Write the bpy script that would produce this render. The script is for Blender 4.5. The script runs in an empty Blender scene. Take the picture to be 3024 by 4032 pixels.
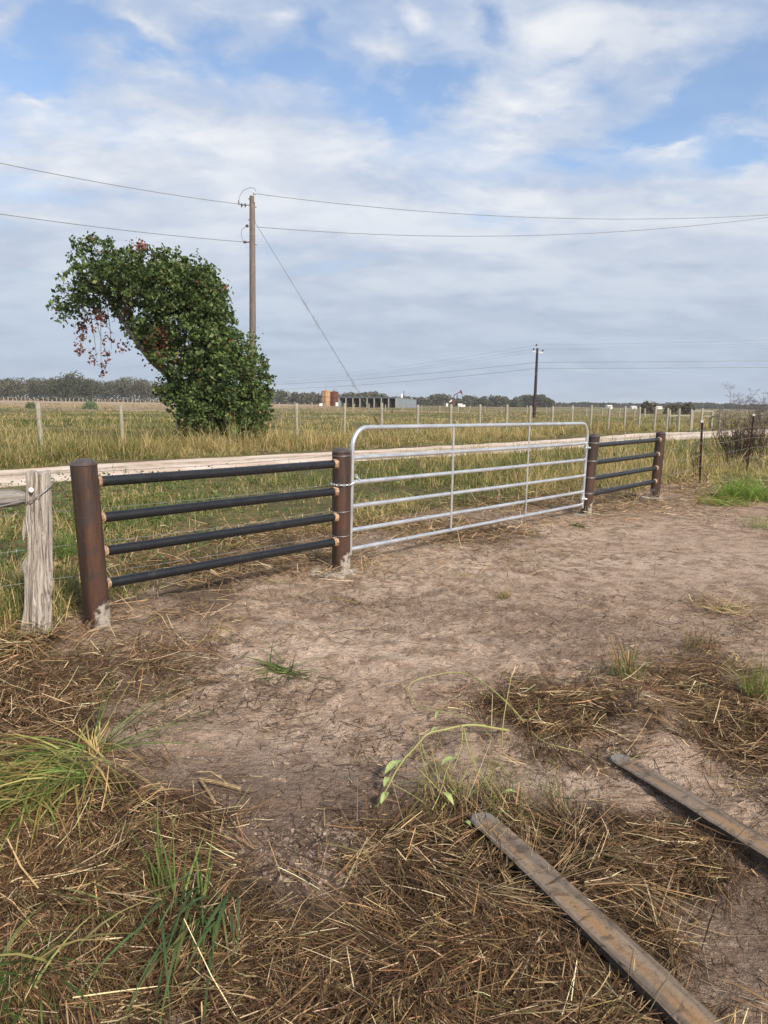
import bpy, bmesh, math, random
import numpy as np
from mathutils import Vector, Matrix

random.seed(7)
RNG = np.random.default_rng(11)
R = math.radians
scene = bpy.context.scene
COL = scene.collection

# ------------------------------------------------------------------ camera
CAM_Z, PITCH, ROLL, FPX = 1.62, R(8.73), R(0.83), 2800.0
cam_d = bpy.data.cameras.new('camera')
cam = bpy.data.objects.new('camera', cam_d)
COL.objects.link(cam)
cam_d.sensor_fit = 'VERTICAL'
cam_d.sensor_height = 36.0
cam_d.lens = 36.0 * FPX / 4032.0
cam_d.clip_start = 0.05
cam_d.clip_end = 20000
CM = Matrix.Translation((0, 0, CAM_Z)) @ (Matrix.Rotation(math.pi / 2 - PITCH, 4, 'X') @ Matrix.Rotation(ROLL, 4, 'Z'))
cam.matrix_world = CM
scene.camera = cam
scene.render.resolution_x, scene.render.resolution_y = 768, 1024
RM = np.array(CM.to_3x3())


def ray(px, py):
    d = RM @ np.array([(px - 1512) / FPX, -(py - 2016) / FPX, -1.0])
    return d


def gp(px, py, z=0.0):
    """photo position -> point of the place at height z"""
    d = ray(px, py)
    t = (z - CAM_Z) / d[2]
    return Vector((d[0] * t, d[1] * t, z))


def at(px, py, Y):
    """photo position -> point of the place at distance Y"""
    d = ray(px, py)
    t = Y / d[1]
    return Vector((d[0] * t, Y, CAM_Z + d[2] * t))


# ------------------------------------------------------------------ light
SUN_AZ, SUN_EL = R(146), R(36)       # azimuth clockwise from +Y (sun is right and behind)
sun_dir = Vector((math.sin(SUN_AZ) * math.cos(SUN_EL), math.cos(SUN_AZ) * math.cos(SUN_EL), math.sin(SUN_EL)))
sl = bpy.data.lights.new('sun', 'SUN')
sl.energy = 4.4
sl.angle = R(9)
sl.color = (1.0, 0.90, 0.77)
sun = bpy.data.objects.new('sun', sl)
COL.objects.link(sun)
sun.rotation_euler = sun_dir.to_track_quat('Z', 'Y').to_euler()

scene.view_settings.view_transform = 'Standard'
scene.view_settings.look = 'None'
scene.view_settings.exposure = 0.35
scene.view_settings.gamma = 1.0
scene.view_settings.use_curve_mapping = False


class NT:
    """small helper to write node trees"""
    def __init__(self, tree):
        self.t = tree

    def n(self, typ, **kw):
        nd = self.t.nodes.new(typ)
        for k, v in kw.items():
            setattr(nd, k, v)
        return nd

    def link(self, a, b):
        self.t.links.new(a, b)

    def put(self, sock, v):
        if hasattr(v, 'is_output') or isinstance(v, bpy.types.NodeSocket):
            self.t.links.new(v, sock)
        else:
            if sock.type == 'RGBA' and not hasattr(v, '__len__'):
                v = (v, v, v, 1)
            if sock.type == 'RGBA' and len(v) == 3:
                v = (*v, 1)
            sock.default_value = v

    def math(self, op, a, b=0.0, c=None, clamp=False):
        nd = self.n('ShaderNodeMath', operation=op, use_clamp=clamp)
        self.put(nd.inputs[0], a)
        self.put(nd.inputs[1], b)
        if c is not None:
            self.put(nd.inputs[2], c)
        return nd.outputs[0]

    def mix(self, f, a, b, blend='MIX'):
        nd = self.n('ShaderNodeMix', data_type='RGBA', blend_type=blend)
        nd.clamp_factor = True
        self.put(nd.inputs[0], f)
        self.put(nd.inputs[6], a)
        self.put(nd.inputs[7], b)
        return nd.outputs[2]

    def ramp(self, v, lo, hi, a=0.0, b=1.0, smooth=True):
        nd = self.n('ShaderNodeMapRange')
        if smooth:
            nd.interpolation_type = 'SMOOTHSTEP'
        self.put(nd.inputs[0], v)
        for i, q in enumerate((lo, hi, a, b)):
            nd.inputs[1 + i].default_value = q
        return nd.outputs[0]

    def noise(self, vec, scale, detail=4, rough=0.55, dist=0.0, color=False):
        nd = self.n('ShaderNodeTexNoise')
        if vec is not None:
            self.put(nd.inputs['Vector'], vec)
        nd.inputs['Scale'].default_value = scale
        nd.inputs['Detail'].default_value = detail
        nd.inputs['Roughness'].default_value = rough
        nd.inputs['Distortion'].default_value = dist
        return nd.outputs[1 if color else 0]

    def mapping(self, vec, loc=(0, 0, 0), rot=(0, 0, 0), scale=(1, 1, 1), typ='POINT'):
        nd = self.n('ShaderNodeMapping', vector_type=typ)
        self.put(nd.inputs[0], vec)
        nd.inputs[1].default_value = loc
        nd.inputs[2].default_value = rot
        nd.inputs[3].default_value = scale
        return nd.outputs[0]


# ------------------------------------------------------------------ sky
world = bpy.data.worlds.new('World')
scene.world = world
world.use_nodes = True
wt = world.node_tree
for nd in list(wt.nodes):
    wt.nodes.remove(nd)
W = NT(wt)
out = W.n('ShaderNodeOutputWorld')
bg = W.n('ShaderNodeBackground')
W.link(bg.outputs[0], out.inputs[0])
sky = W.n('ShaderNodeTexSky', sky_type='NISHITA')
sky.sun_disc = False
sky.sun_elevation = SUN_EL
sky.sun_rotation = SUN_AZ
sky.air_density = 1.0
sky.dust_density = 0.4
sky.ozone_density = 3.0
SKY_STRENGTH = 0.15
blue = W.mix(1.0, sky.outputs[0], (SKY_STRENGTH,) * 3, 'MULTIPLY')
tc = W.n('ShaderNodeTexCoord').outputs['Generated']
sp = W.n('ShaderNodeSeparateXYZ')
W.link(tc, sp.inputs[0])
dx, dy, dz = sp.outputs
zz = W.math('ADD', W.math('MAXIMUM', dz, 0.0), 0.22)
cu = W.n('ShaderNodeCombineXYZ')
W.put(cu.inputs[0], W.math('DIVIDE', dx, zz))
W.put(cu.inputs[1], W.math('DIVIDE', dy, zz))
cuv = cu.outputs[0]
# gaps and banks of this morning's cloud cover, as azimuth/elevation tangents
ay = W.math('MAXIMUM', W.math('ABSOLUTE', dy), 0.05)
ct = W.n('ShaderNodeCombineXYZ')
W.put(ct.inputs[0], W.math('DIVIDE', dx, ay))
W.put(ct.inputs[1], W.math('DIVIDE', dz, ay))
warp = W.noise(cuv, 2.6, 5, 0.62, 0, True)
wv = W.n('ShaderNodeVectorMath', operation='MULTIPLY_ADD')
W.put(wv.inputs[0], warp)
wv.inputs[1].default_value = (0.20, 0.20, 0.0)
W.put(wv.inputs[2], ct.outputs[0])
wv2 = W.n('ShaderNodeVectorMath', operation='ADD')
W.link(wv.outputs[0], wv2.inputs[0])
wv2.inputs[1].default_value = (-0.10, -0.10, 0)
tang = wv2.outputs[0]


def tan_of(qx, qy):
    d = ray(qx * 1.8228, qy * 1.8228)
    return d[0] / d[1], d[2] / d[1]


BANKS = [  # x, y, rx, ry, tilt degrees, weight
    (60, 130, 210, 75, 12, -0.40), (330, 85, 170, 45, -18, -0.34), (500, 120, 140, 50, -25, -0.34), (650, 150, 110, 60, -20, -0.36), (170, 30, 150, 50, 0, -0.34), (430, 40, 90, 40, -20, -0.25),
    (690, 60, 45, 60, 0, -0.2), (800, 275, 130, 45, -20, -0.36), (930, 225, 130, 45, 20, -0.34), (740, 210, 60, 45, 0, -0.2),
    (1430, 285, 160, 65, 0, -0.46), (1560, 190, 200, 95, 20, -0.50), (1620, 320, 150, 65, 10, -0.44), (1200, 330, 70, 25, 5, -0.16), (1300, 190, 90, 40, 10, -0.14),
    (1050, 80, 45, 80, 10, -0.26), (1200, 150, 140, 30, 20, -0.12),
    (380, 225, 330, 65, -14, 0.22), (150, 330, 360, 110, 0, 0.20), (640, 400, 420, 110, -12, 0.20), (1100, 250, 170, 55, 0, 0.18),
    (850, 140, 100, 60, -35, 0.26), (900, 50, 60, 40, -35, 0.2), (1350, 55, 330, 70, 8, 0.30), (1480, 335, 90, 25, 20, 0.16), (1250, 450, 400, 90, 0, 0.2), (30, 20, 70, 45, 0, 0.24), (80, 185, 90, 18, 6, 0.2), (290, 25, 60, 25, -20, 0.2), (620, 40, 60, 35, 0, 0.18),
]
bank = None
for (qx, qy, rx, ry, tilt, wgt) in BANKS:
    c = tan_of(qx, qy)
    cx = tan_of(qx + rx, qy)
    cy = tan_of(qx, qy - ry)
    m = W.mapping(tang, (c[0], c[1], 0), (0, 0, R(tilt)), (abs(cx[0] - c[0]), abs(cy[1] - c[1]), 1), 'TEXTURE')
    g = W.n('ShaderNodeTexGradient', gradient_type='QUADRATIC_SPHERE')
    W.put(g.inputs[0], m)
    v = W.math('MULTIPLY', W.math('POWER', g.outputs[1], 0.6), wgt * 1.25)
    bank = v if bank is None else W.math('ADD', bank, v)
nA = W.noise(W.mapping(cuv, (3.1, 0.4, 0), (0, 0, R(20)), (1.0, 1.25, 1)), 1.7, 9, 0.56, 0.25)
nB = W.noise(W.mapping(cuv, (9.0, 4.0, 0), (0, 0, R(-15)), (1.0, 1.5, 1)), 5.2, 6, 0.58, 0.3)
low = W.ramp(dz, 0.10, 0.40, 0.34, 0.0)
cov = W.math('ADD', W.math('ADD', W.math('ADD', nA, bank), low), W.math('MULTIPLY', W.math('SUBTRACT', nB, 0.5), 0.42))
cover = W.ramp(cov, 0.22, 0.74, 0.15, 0.97)
shade = W.noise(W.mapping(cuv, (1.0, 7.0, 0), (0, 0, 0), (1.0, 1.5, 1)), 1.9, 7, 0.52, 0.2)
tone = W.math('ADD', W.math('MULTIPLY', W.ramp(shade, 0.40, 0.62), 0.6), W.math('ADD', W.math('MULTIPLY', W.ramp(cov, 0.52, 0.85), 0.4), W.math('MULTIPLY', W.math('SUBTRACT', nB, 0.5), 1.3)))
cl_hi = W.mix(tone, (0.45, 0.505, 0.61), (0.70, 0.715, 0.74))
cl_lo = W.mix(tone, (0.33, 0.39, 0.495), (0.385, 0.45, 0.555))
cloud = W.mix(W.ramp(dz, 0.02, 0.34), cl_lo, cl_hi)
W.link(W.mix(cover, blue, cloud), bg.inputs[0])
bg.inputs[1].default_value = 1.0

# ------------------------------------------------------------------ numeric helpers


def _hash(ix, iy, s):
    h = (ix.astype(np.int64) * 374761393 + iy.astype(np.int64) * 668265263 + s * 974711) & 0x7fffffff
    h = ((h ^ (h >> 13)) * 1274126177) & 0x7fffffff
    return ((h ^ (h >> 16)) & 0xffff) / 65535.0


def vnoise(x, y, s=0):
    ix, iy = np.floor(x), np.floor(y)
    fx, fy = x - ix, y - iy
    fx, fy = fx * fx * (3 - 2 * fx), fy * fy * (3 - 2 * fy)
    ix, iy = ix.astype(np.int64), iy.astype(np.int64)
    a, b = _hash(ix, iy, s), _hash(ix + 1, iy, s)
    c, d = _hash(ix, iy + 1, s), _hash(ix + 1, iy + 1, s)
    return (a * (1 - fx) + b * fx) * (1 - fy) + (c * (1 - fx) + d * fx) * fy


def fbm(x, y, s=0, o=4):
    x, y = np.asarray(x, float), np.asarray(y, float)
    v, a, t = 0, 1.0, 0
    for k in range(o):
        v = v + a * vnoise(x, y, s + k * 17)
        t += a
        a *= 0.5
        x, y = x * 2.03 + 3.7, y * 2.03 + 1.3
    return v / t


def sst(a, b, x):
    t = np.clip((x - a) / (b - a), 0, 1)
    return t * t * (3 - 2 * t)


def gblob(q):
    """an oval patch of ground given by its centre and half sizes in the photo (1659 px wide view)"""
    qx, qy, rx, ry, w = q
    s = 1.8228
    c = gp(qx * s, qy * s)
    e = gp((qx + rx) * s, qy * s)
    f0, f1 = gp(qx * s, (qy - ry) * s), gp(qx * s, (qy + ry) * s)
    return (c.x, (f0.y + f1.y) / 2, abs(e.x - c.x), abs(f0.y - f1.y) / 2, w)


def blobs(x, y, lst):
    v = np.zeros_like(x)
    for (cx, cy, rx, ry, w) in lst:
        d = ((x - cx) / rx) ** 2 + ((y - cy) / ry) ** 2
        v = np.maximum(v, w * sst(1.25, 0.45, d))
    return v


def soft_blobs(x, y, lst):
    v = np.zeros_like(x)
    wx = (fbm(x * 1.9, y * 1.9, 301, 3) - 0.5) * 1.5
    wy = (fbm(x * 1.9, y * 1.9, 307, 3) - 0.5) * 1.5
    for (cx, cy, rx, ry, w) in lst:
        d = np.sqrt(((x - cx) / rx + wx * 0.55) ** 2 + ((y - cy) / ry + wy * 0.55) ** 2)
        v = np.maximum(v, w * sst(1.75, 0.35, d))
    return v


# fence line (pipe posts)
P1, P2 = gp(386, 2462), gp(1343, 2248)
P3, P4 = gp(2306, 2022), gp(2577, 1958)
FE = (P4 - P1).normalized()
FN = Vector((-FE.y, FE.x, 0))


def fence_d(x, y):
    return (x - P1.x) * FN.x + (y - P1.y) * FN.y


def fence_s(x, y):
    return (x - P1.x) * FE.x + (y - P1.y) * FE.y


STRAW = [gblob(q) for q in [
    (120, 1960, 330, 230, 1.0), (60, 1490, 230, 80, 0.7), (-60, 1640, 220, 200, 0.9), (760, 2150, 480, 130, 1.0), (1080, 1980, 290, 180, 1.0),
    (1210, 1535, 180, 62, 0.7), (1330, 1850, 190, 100, 0.9), (1580, 1570, 130, 120, 0.8), (1000, 1800, 170, 60, 0.7),
    (1570, 1320, 110, 35, 0.35), (20, 1400, 120, 60, 0.8), (330, 1440, 200, 45, 0.42), (1240, 1640, 120, 50, 0.35), (1540, 1440, 90, 35, 0.5), (1480, 1020, 160, 28, 0.9), (1350, 1075, 110, 16, 0.6), (1000, 2250, 500, 120, 1.0)]]
DAMP_SHADE = [gblob(q) for q in [(520, 1960, 220, 130, 0.8), (1560, 2010, 280, 210, 0.85), (620, 1750, 340, 150, 0.75), (1250, 1380, 260, 60, 0.4), (900, 1330, 330, 60, 0.25),  # damp soil, plus shade painted into the lower foreground dirt
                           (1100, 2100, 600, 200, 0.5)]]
MOUND = [gblob(q) for q in [(1405, 1575, 115, 85, 0.095), (1380, 1500, 160, 60, 0.02), (120, 1800, 220, 190, 0.09), (250, 1560, 160, 60, 0.03), (1250, 1960, 300, 150, 0.03)]]
PALE = [gblob(q) for q in [(1440, 1640, 170, 95, 1.0), (900, 1230, 480, 55, 0.9), (1330, 1180, 330, 50, 0.8), (640, 1400, 380, 70, 0.75), (480, 1300, 240, 45, 0.6), (720, 1600, 200, 70, 0.4), (1200, 1700, 90, 45, 0.9), (250, 1580, 90, 30, 0.8)]]
TREAD = [gblob(q) for q in [(1530, 2000, 170, 160, 1.0), (1450, 1700, 120, 90, 0.6), (640, 1700, 120, 90, 0.5)]]


def H(x, y):
    """height of the ground"""
    x, y = np.asarray(x, float), np.asarray(y, float)
    d = fence_d(x, y)
    near = sst(16, 6, np.hypot(x, y))
    h = (fbm(x * 1.3, y * 1.3, 3, 3) - 0.5) * 0.05 * (0.3 + 0.7 * near)
    rough = fbm(x * 7, y * 7, 9, 4)
    h = h + (rough - 0.5) * 0.046 * near
    cl = fbm(x * 0.9, y * 0.9, 21, 2)
    h = h + sst(0.52, 0.72, fbm(x * 17, y * 17, 31, 2)) * 0.020 * near * sst(0.30, 0.6, cl)
    for (cx, cy, rx, ry, w) in MOUND:
        q = ((x - cx) / rx) ** 2 + ((y - cy) / ry) ** 2
        h = h + w * np.exp(-q * 1.6) * (0.8 + 0.4 * rough)
    tr = blobs(x, y, TREAD)
    ph = (x * 0.55 + y * 0.84 + 0.10 * np.sin((x * 0.84 - y * 0.55) * 5)) * 2 * math.pi / 0.11
    h = h + tr * 0.008 * np.sin(ph) * sst(0.3, 0.6, rough)
    far = sst(20, 60, y)
    h = h + far * (fbm(x * 0.08, y * 0.08, 41, 3) - 0.5) * 0.25
    # the small rise the far pipe post stands on
    return h


def Hs(x, y):
    return float(H(np.array([x]), np.array([y]))[0])


# ------------------------------------------------------------------ mesh helpers


def wloc(o):
    v = Vector((0, 0, 0))
    while o is not None:
        v += Vector(o.location)
        o = o.parent
    return v


def link(o, parent=None):
    COL.objects.link(o)
    if parent is not None:
        o.parent = parent
    return o


def tag(o, label=None, cat=None, group=None, kind=None):
    if label:
        o['label'] = label
    if cat:
        o['category'] = cat
    if group:
        o['group'] = group
    if kind:
        o['kind'] = kind
    return o


def thing(name, loc, label, cat, group=None):
    o = bpy.data.objects.new(name, None)
    o.empty_display_size = 0.2
    COL.objects.link(o)
    o.location = loc
    return tag(o, label, cat, group)


def np_mesh(name, verts, faces, mat, parent=None, cols=None, smooth=False, origin=None):
    verts = np.asarray(verts, np.float32)
    faces = np.asarray(faces, np.int32)
    base = wloc(parent) if parent else Vector((0, 0, 0))
    org = Vector(origin) if origin is not None else base
    verts = verts - np.array(org, np.float32)
    me = bpy.data.meshes.new(name)
    me.vertices.add(len(verts))
    me.vertices.foreach_set('co', verts.ravel())
    k = faces.shape[1]
    me.loops.add(faces.size)
    me.loops.foreach_set('vertex_index', faces.ravel())
    me.polygons.add(len(faces))
    me.polygons.foreach_set('loop_start', np.arange(0, faces.size, k, dtype=np.int32))
    me.polygons.foreach_set('loop_total', np.full(len(faces), k, np.int32))
    me.polygons.foreach_set('use_smooth', np.full(len(faces), smooth, bool))
    if cols is not None:
        ca = me.color_attributes.new('Col', 'FLOAT_COLOR', 'POINT')
        c4 = np.ones((len(verts), 4), np.float32)
        cols = np.asarray(cols)
        c4[:, :cols.shape[1]] = cols
        ca.data.foreach_set('color', c4.ravel())
    me.update(calc_edges=True)
    me.validate()
    if mat:
        me.materials.append(mat)
    o = bpy.data.objects.new(name, me)
    o.location = org - base
    return link(o, parent)


class MB:
    """collects shapes of ONE part in world coordinates"""
    def __init__(self):
        self.v, self.f = [], []

    def add(self, vs, fs):
        k = len(self.v)
        self.v += [Vector(p) for p in vs]
        self.f += [tuple(i + k for i in f) for f in fs]
        return self

    def tube(self, pts, rad, sides=12, cap=True):
        pts = [Vector(p) for p in pts]
        n = len(pts)
        rad = rad if hasattr(rad, '__len__') else [rad] * n
        k = len(self.v)
        up = None
        for i, p in enumerate(pts):
            t = (pts[min(i + 1, n - 1)] - pts[max(i - 1, 0)]).normalized()
            if up is None:
                up = t.orthogonal().normalized()
            up = (up - t * up.dot(t)).normalized()
            b = t.cross(up)
            for j in range(sides):
                a = 2 * math.pi * j / sides
                self.v.append(p + (up * math.cos(a) + b * math.sin(a)) * rad[i])
        for i in range(n - 1):
            for j in range(sides):
                j2 = (j + 1) % sides
                self.f.append((k + i * sides + j, k + i * sides + j2, k + (i + 1) * sides + j2, k + (i + 1) * sides + j))
        if cap:
            self.f.append(tuple(k + j for j in range(sides))[::-1])
            self.f.append(tuple(k + (n - 1) * sides + j for j in range(sides)))
        return self

    def box(self, c, size, ax=None):
        c = Vector(c)
        ax = ax or (Vector((1, 0, 0)), Vector((0, 1, 0)), Vector((0, 0, 1)))
        vs = []
        for sx in (-.5, .5):
            for sy in (-.5, .5):
                for sz in (-.5, .5):
                    vs.append(c + ax[0] * sx * size[0] + ax[1] * sy * size[1] + ax[2] * sz * size[2])
        return self.add(vs, [(0, 1, 3, 2), (4, 6, 7, 5), (0, 4, 5, 1), (2, 3, 7, 6), (0, 2, 6, 4), (1, 5, 7, 3)])

    def lathe(self, base, axis, prof, sides=24):
        """prof: list of (distance along axis, radius)"""
        base, axis = Vector(base), Vector(axis).normalized()
        u = axis.orthogonal().normalized()
        w = axis.cross(u)
        k = len(self.v)
        for (h, r) in prof:
            for j in range(sides):
                a = 2 * math.pi * j / sides
                self.v.append(base + axis * h + (u * math.cos(a) + w * math.sin(a)) * r)
        n = len(prof)
        for i in range(n - 1):
            for j in range(sides):
                j2 = (j + 1) % sides
                self.f.append((k + i * sides + j, k + i * sides + j2, k + (i + 1) * sides + j2, k + (i + 1) * sides + j))
        self.f.append(tuple(k + j for j in range(sides))[::-1])
        self.f.append(tuple(k + (n - 1) * sides + j for j in range(sides)))
        return self

    def torus(self, c, axis, R0, r, n=16, m=6, stretch=None):
        c, axis = Vector(c), Vector(axis).normalized()
        u = stretch[0].normalized() if stretch else axis.orthogonal().normalized()
        w = axis.cross(u)
        su = stretch[1] if stretch else 1.0
        pts = []
        k = len(self.v)
        for i in range(n):
            a = 2 * math.pi * i / n
            ce = c + u * math.cos(a) * R0 * su + w * math.sin(a) * R0
            rd = (u * math.cos(a) + w * math.sin(a))
            for j in range(m):
                b = 2 * math.pi * j / m
                self.v.append(ce + rd * math.cos(b) * r + axis * math.sin(b) * r)
        for i in range(n):
            for j in range(m):
                self.f.append((k + i * m + j, k + ((i + 1) % n) * m + j, k + ((i + 1) % n) * m + (j + 1) % m, k + i * m + (j + 1) % m))
        return self

    def build(self, name, mat, parent=None, smooth=True, origin=None, bevel=0.0, sharp=40):
        base = wloc(parent) if parent else Vector((0, 0, 0))
        org = Vector(origin) if origin is not None else (base if parent else self.v[0].copy() * 0)
        me = bpy.data.meshes.new(name)
        me.from_pydata([tuple(v - org) for v in self.v], [], self.f)
        if bevel:
            bm = bmesh.new()
            bm.from_mesh(me)
            ed = [e for e in bm.edges if len(e.link_faces) == 2 and e.calc_face_angle(0) > 0.7]
            bmesh.ops.bevel(bm, geom=ed, offset=bevel, segments=2, affect='EDGES', profile=0.6)
            bm.to_mesh(me)
            bm.free()
        if smooth:
            me.polygons.foreach_set('use_smooth', [True] * len(me.polygons))
            me.set_sharp_from_angle(angle=R(sharp))
        me.materials.append(mat)
        o = bpy.data.objects.new(name, me)
        o.location = org - base
        return link(o, parent)


def ribbons(base, head, elev, length, width, bend, col, K=2, taper=1.0, twist=None, wmid=1.0, colt=None):
    """many grass blades or straws as curved tapering strips; all arrays of N"""
    N = len(base)
    head, elev, length, width, bend = [np.broadcast_to(np.asarray(a, float), (N,)) for a in (head, elev, length, width, bend)]
    ch, sh = np.cos(head), np.sin(head)
    side = np.stack([-sh, ch, np.zeros(N)], 1)
    if twist is not None:
        up = np.stack([-ch * np.sin(elev), -sh * np.sin(elev), np.cos(elev)], 1)
        side = side * np.cos(twist)[:, None] + up * np.sin(twist)[:, None]
    p = np.asarray(base, float).copy()
    V = np.zeros((N, K + 1, 2, 3))
    for i in range(K + 1):
        t = i / K
        w = width * (1 - taper * t ** 1.6) * 0.5
        w = np.maximum(w, width * 0.04)
        V[:, i, 0] = p - side * w[:, None]
        V[:, i, 1] = p + side * w[:, None]
        e = elev - bend * ((i + 0.5) / K)
        st = length / K
        p = p + np.stack([ch * np.cos(e) * st, sh * np.cos(e) * st, np.sin(e) * st], 1)
    idx = np.arange(N)[:, None] * (2 * (K + 1))
    F = []
    for i in range(K):
        a = 2 * i
        F.append(np.concatenate([idx + a, idx + a + 1, idx + a + 3, idx + a + 2], 1))
    F = np.stack(F, 1).reshape(-1, 4)
    C = np.repeat(np.asarray(col)[:, None, :], 2 * (K + 1), 1).reshape(-1, 3)
    if colt is not None:
        tt = np.repeat(np.linspace(0, 1, K + 1), 2)[None, :, None]
        C = (np.asarray(col)[:, None, :] * (1 - tt) + np.asarray(colt)[:, None, :] * tt).reshape(-1, 3)
    return V.reshape(-1, 3), F, C


def join(parts):
    vs, fs, cs, k = [], [], [], 0
    for v, f, c in parts:
        vs.append(v)
        fs.append(f + k)
        cs.append(c)
        k += len(v)
    return np.concatenate(vs), np.concatenate(fs), np.concatenate(cs)


def palette(n, cols, wts, jit=0.18):
    cols = np.array(cols)
    i = RNG.choice(len(cols), n, p=np.array(wts) / sum(wts))
    c = cols[i] * (1 + RNG.normal(0, jit, (n, 1))) * (1 + RNG.normal(0, jit * 0.25, (n, 3)))
    return np.clip(c, 0.004, 0.9)


def leaves(cent, size, col, flat=0.0):
    """diamond leaves with random facing around given centres"""
    N = len(cent)
    d1 = RNG.normal(size=(N, 3))
    d1 /= np.linalg.norm(d1, axis=1)[:, None]
    d2 = RNG.normal(size=(N, 3))
    d2[:, 2] *= 1 - flat
    d1[:, 2] *= 1 - flat
    d2 -= d1 * (d1 * d2).sum(1)[:, None] / np.maximum((d1 * d1).sum(1)[:, None], 1e-6)
    d2 /= np.linalg.norm(d2, axis=1)[:, None] + 1e-9
    s = np.asarray(size)[:, None]
    nrm = np.cross(d1, d2)
    V = np.stack([cent - d1 * s * 0.55, cent + d2 * s * 0.36 + nrm * s * 0.08, cent + d1 * s * 0.6, cent - d2 * s * 0.36 + nrm * s * 0.08], 1).reshape(-1, 3)
    F = np.arange(N * 4).reshape(-1, 4)
    return V, F, np.repeat(col, 4, 0)


# ------------------------------------------------------------------ materials


def new_mat(name):
    m = bpy.data.materials.new(name)
    m.use_nodes = True
    t = m.node_tree
    for nd in list(t.nodes):
        t.nodes.remove(nd)
    N = NT(t)
    o = N.n('ShaderNodeOutputMaterial')
    return m, N, o


def principled(N, o, base, rough=0.6, metal=0.0, spec=0.4, bump=None, bdist=0.01, bstr=0.5):
    p = N.n('ShaderNodeBsdfPrincipled')
    N.put(p.inputs['Base Color'], base)
    N.put(p.inputs['Roughness'], rough)
    N.put(p.inputs['Metallic'], metal)
    N.put(p.inputs['Specular IOR Level'], spec)
    if bump is not None:
        b = N.n('ShaderNodeBump')
        b.inputs['Strength'].default_value = bstr
        b.inputs['Distance'].default_value = bdist
        N.put(b.inputs['Height'], bump)
        N.link(b.outputs[0], p.inputs['Normal'])
    N.link(p.outputs[0], o.inputs[0])
    return p


def mat_plant(name, trans=0.35, rough=0.55, gain=1.0, spec=0.25):
    m, N, o = new_mat(name)
    a = N.n('ShaderNodeAttribute', attribute_name='Col')
    c = N.mix(1.0, a.outputs[0], (gain,) * 3, 'MULTIPLY')
    p = N.n('ShaderNodeBsdfPrincipled')
    N.put(p.inputs['Base Color'], c)
    N.put(p.inputs['Roughness'], rough)
    N.put(p.inputs['Specular IOR Level'], spec)
    if trans > 0:
        tr = N.n('ShaderNodeBsdfTranslucent')
        N.put(tr.inputs[0], N.mix(1.0, c, (1.25, 1.3, 0.8), 'MULTIPLY'))
        mx = N.n('ShaderNodeMixShader')
        mx.inputs[0].default_value = trans
        N.link(p.outputs[0], mx.inputs[1])
        N.link(tr.outputs[0], mx.inputs[2])
        N.link(mx.outputs[0], o.inputs[0])
    else:
        N.link(p.outputs[0], o.inputs[0])
    return m


def obj_co(N):
    return N.n('ShaderNodeTexCoord').outputs['Object']


def world_co(N):
    return N.n('ShaderNodeNewGeometry').outputs['Position']


M = {}
M['grass'] = mat_plant('grass_blades', 0.35)
M['straw'] = mat_plant('dry_straw', 0.12, 0.7, spec=0.15)
M['leaf'] = mat_plant('tree_leaves', 0.3, 0.55, spec=0.3)
M['wood_far'] = mat_plant('far_foliage', 0.1, 0.8, spec=0.1)
M['twig'] = mat_plant('twigs', 0.0, 0.8, spec=0.1)


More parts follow.
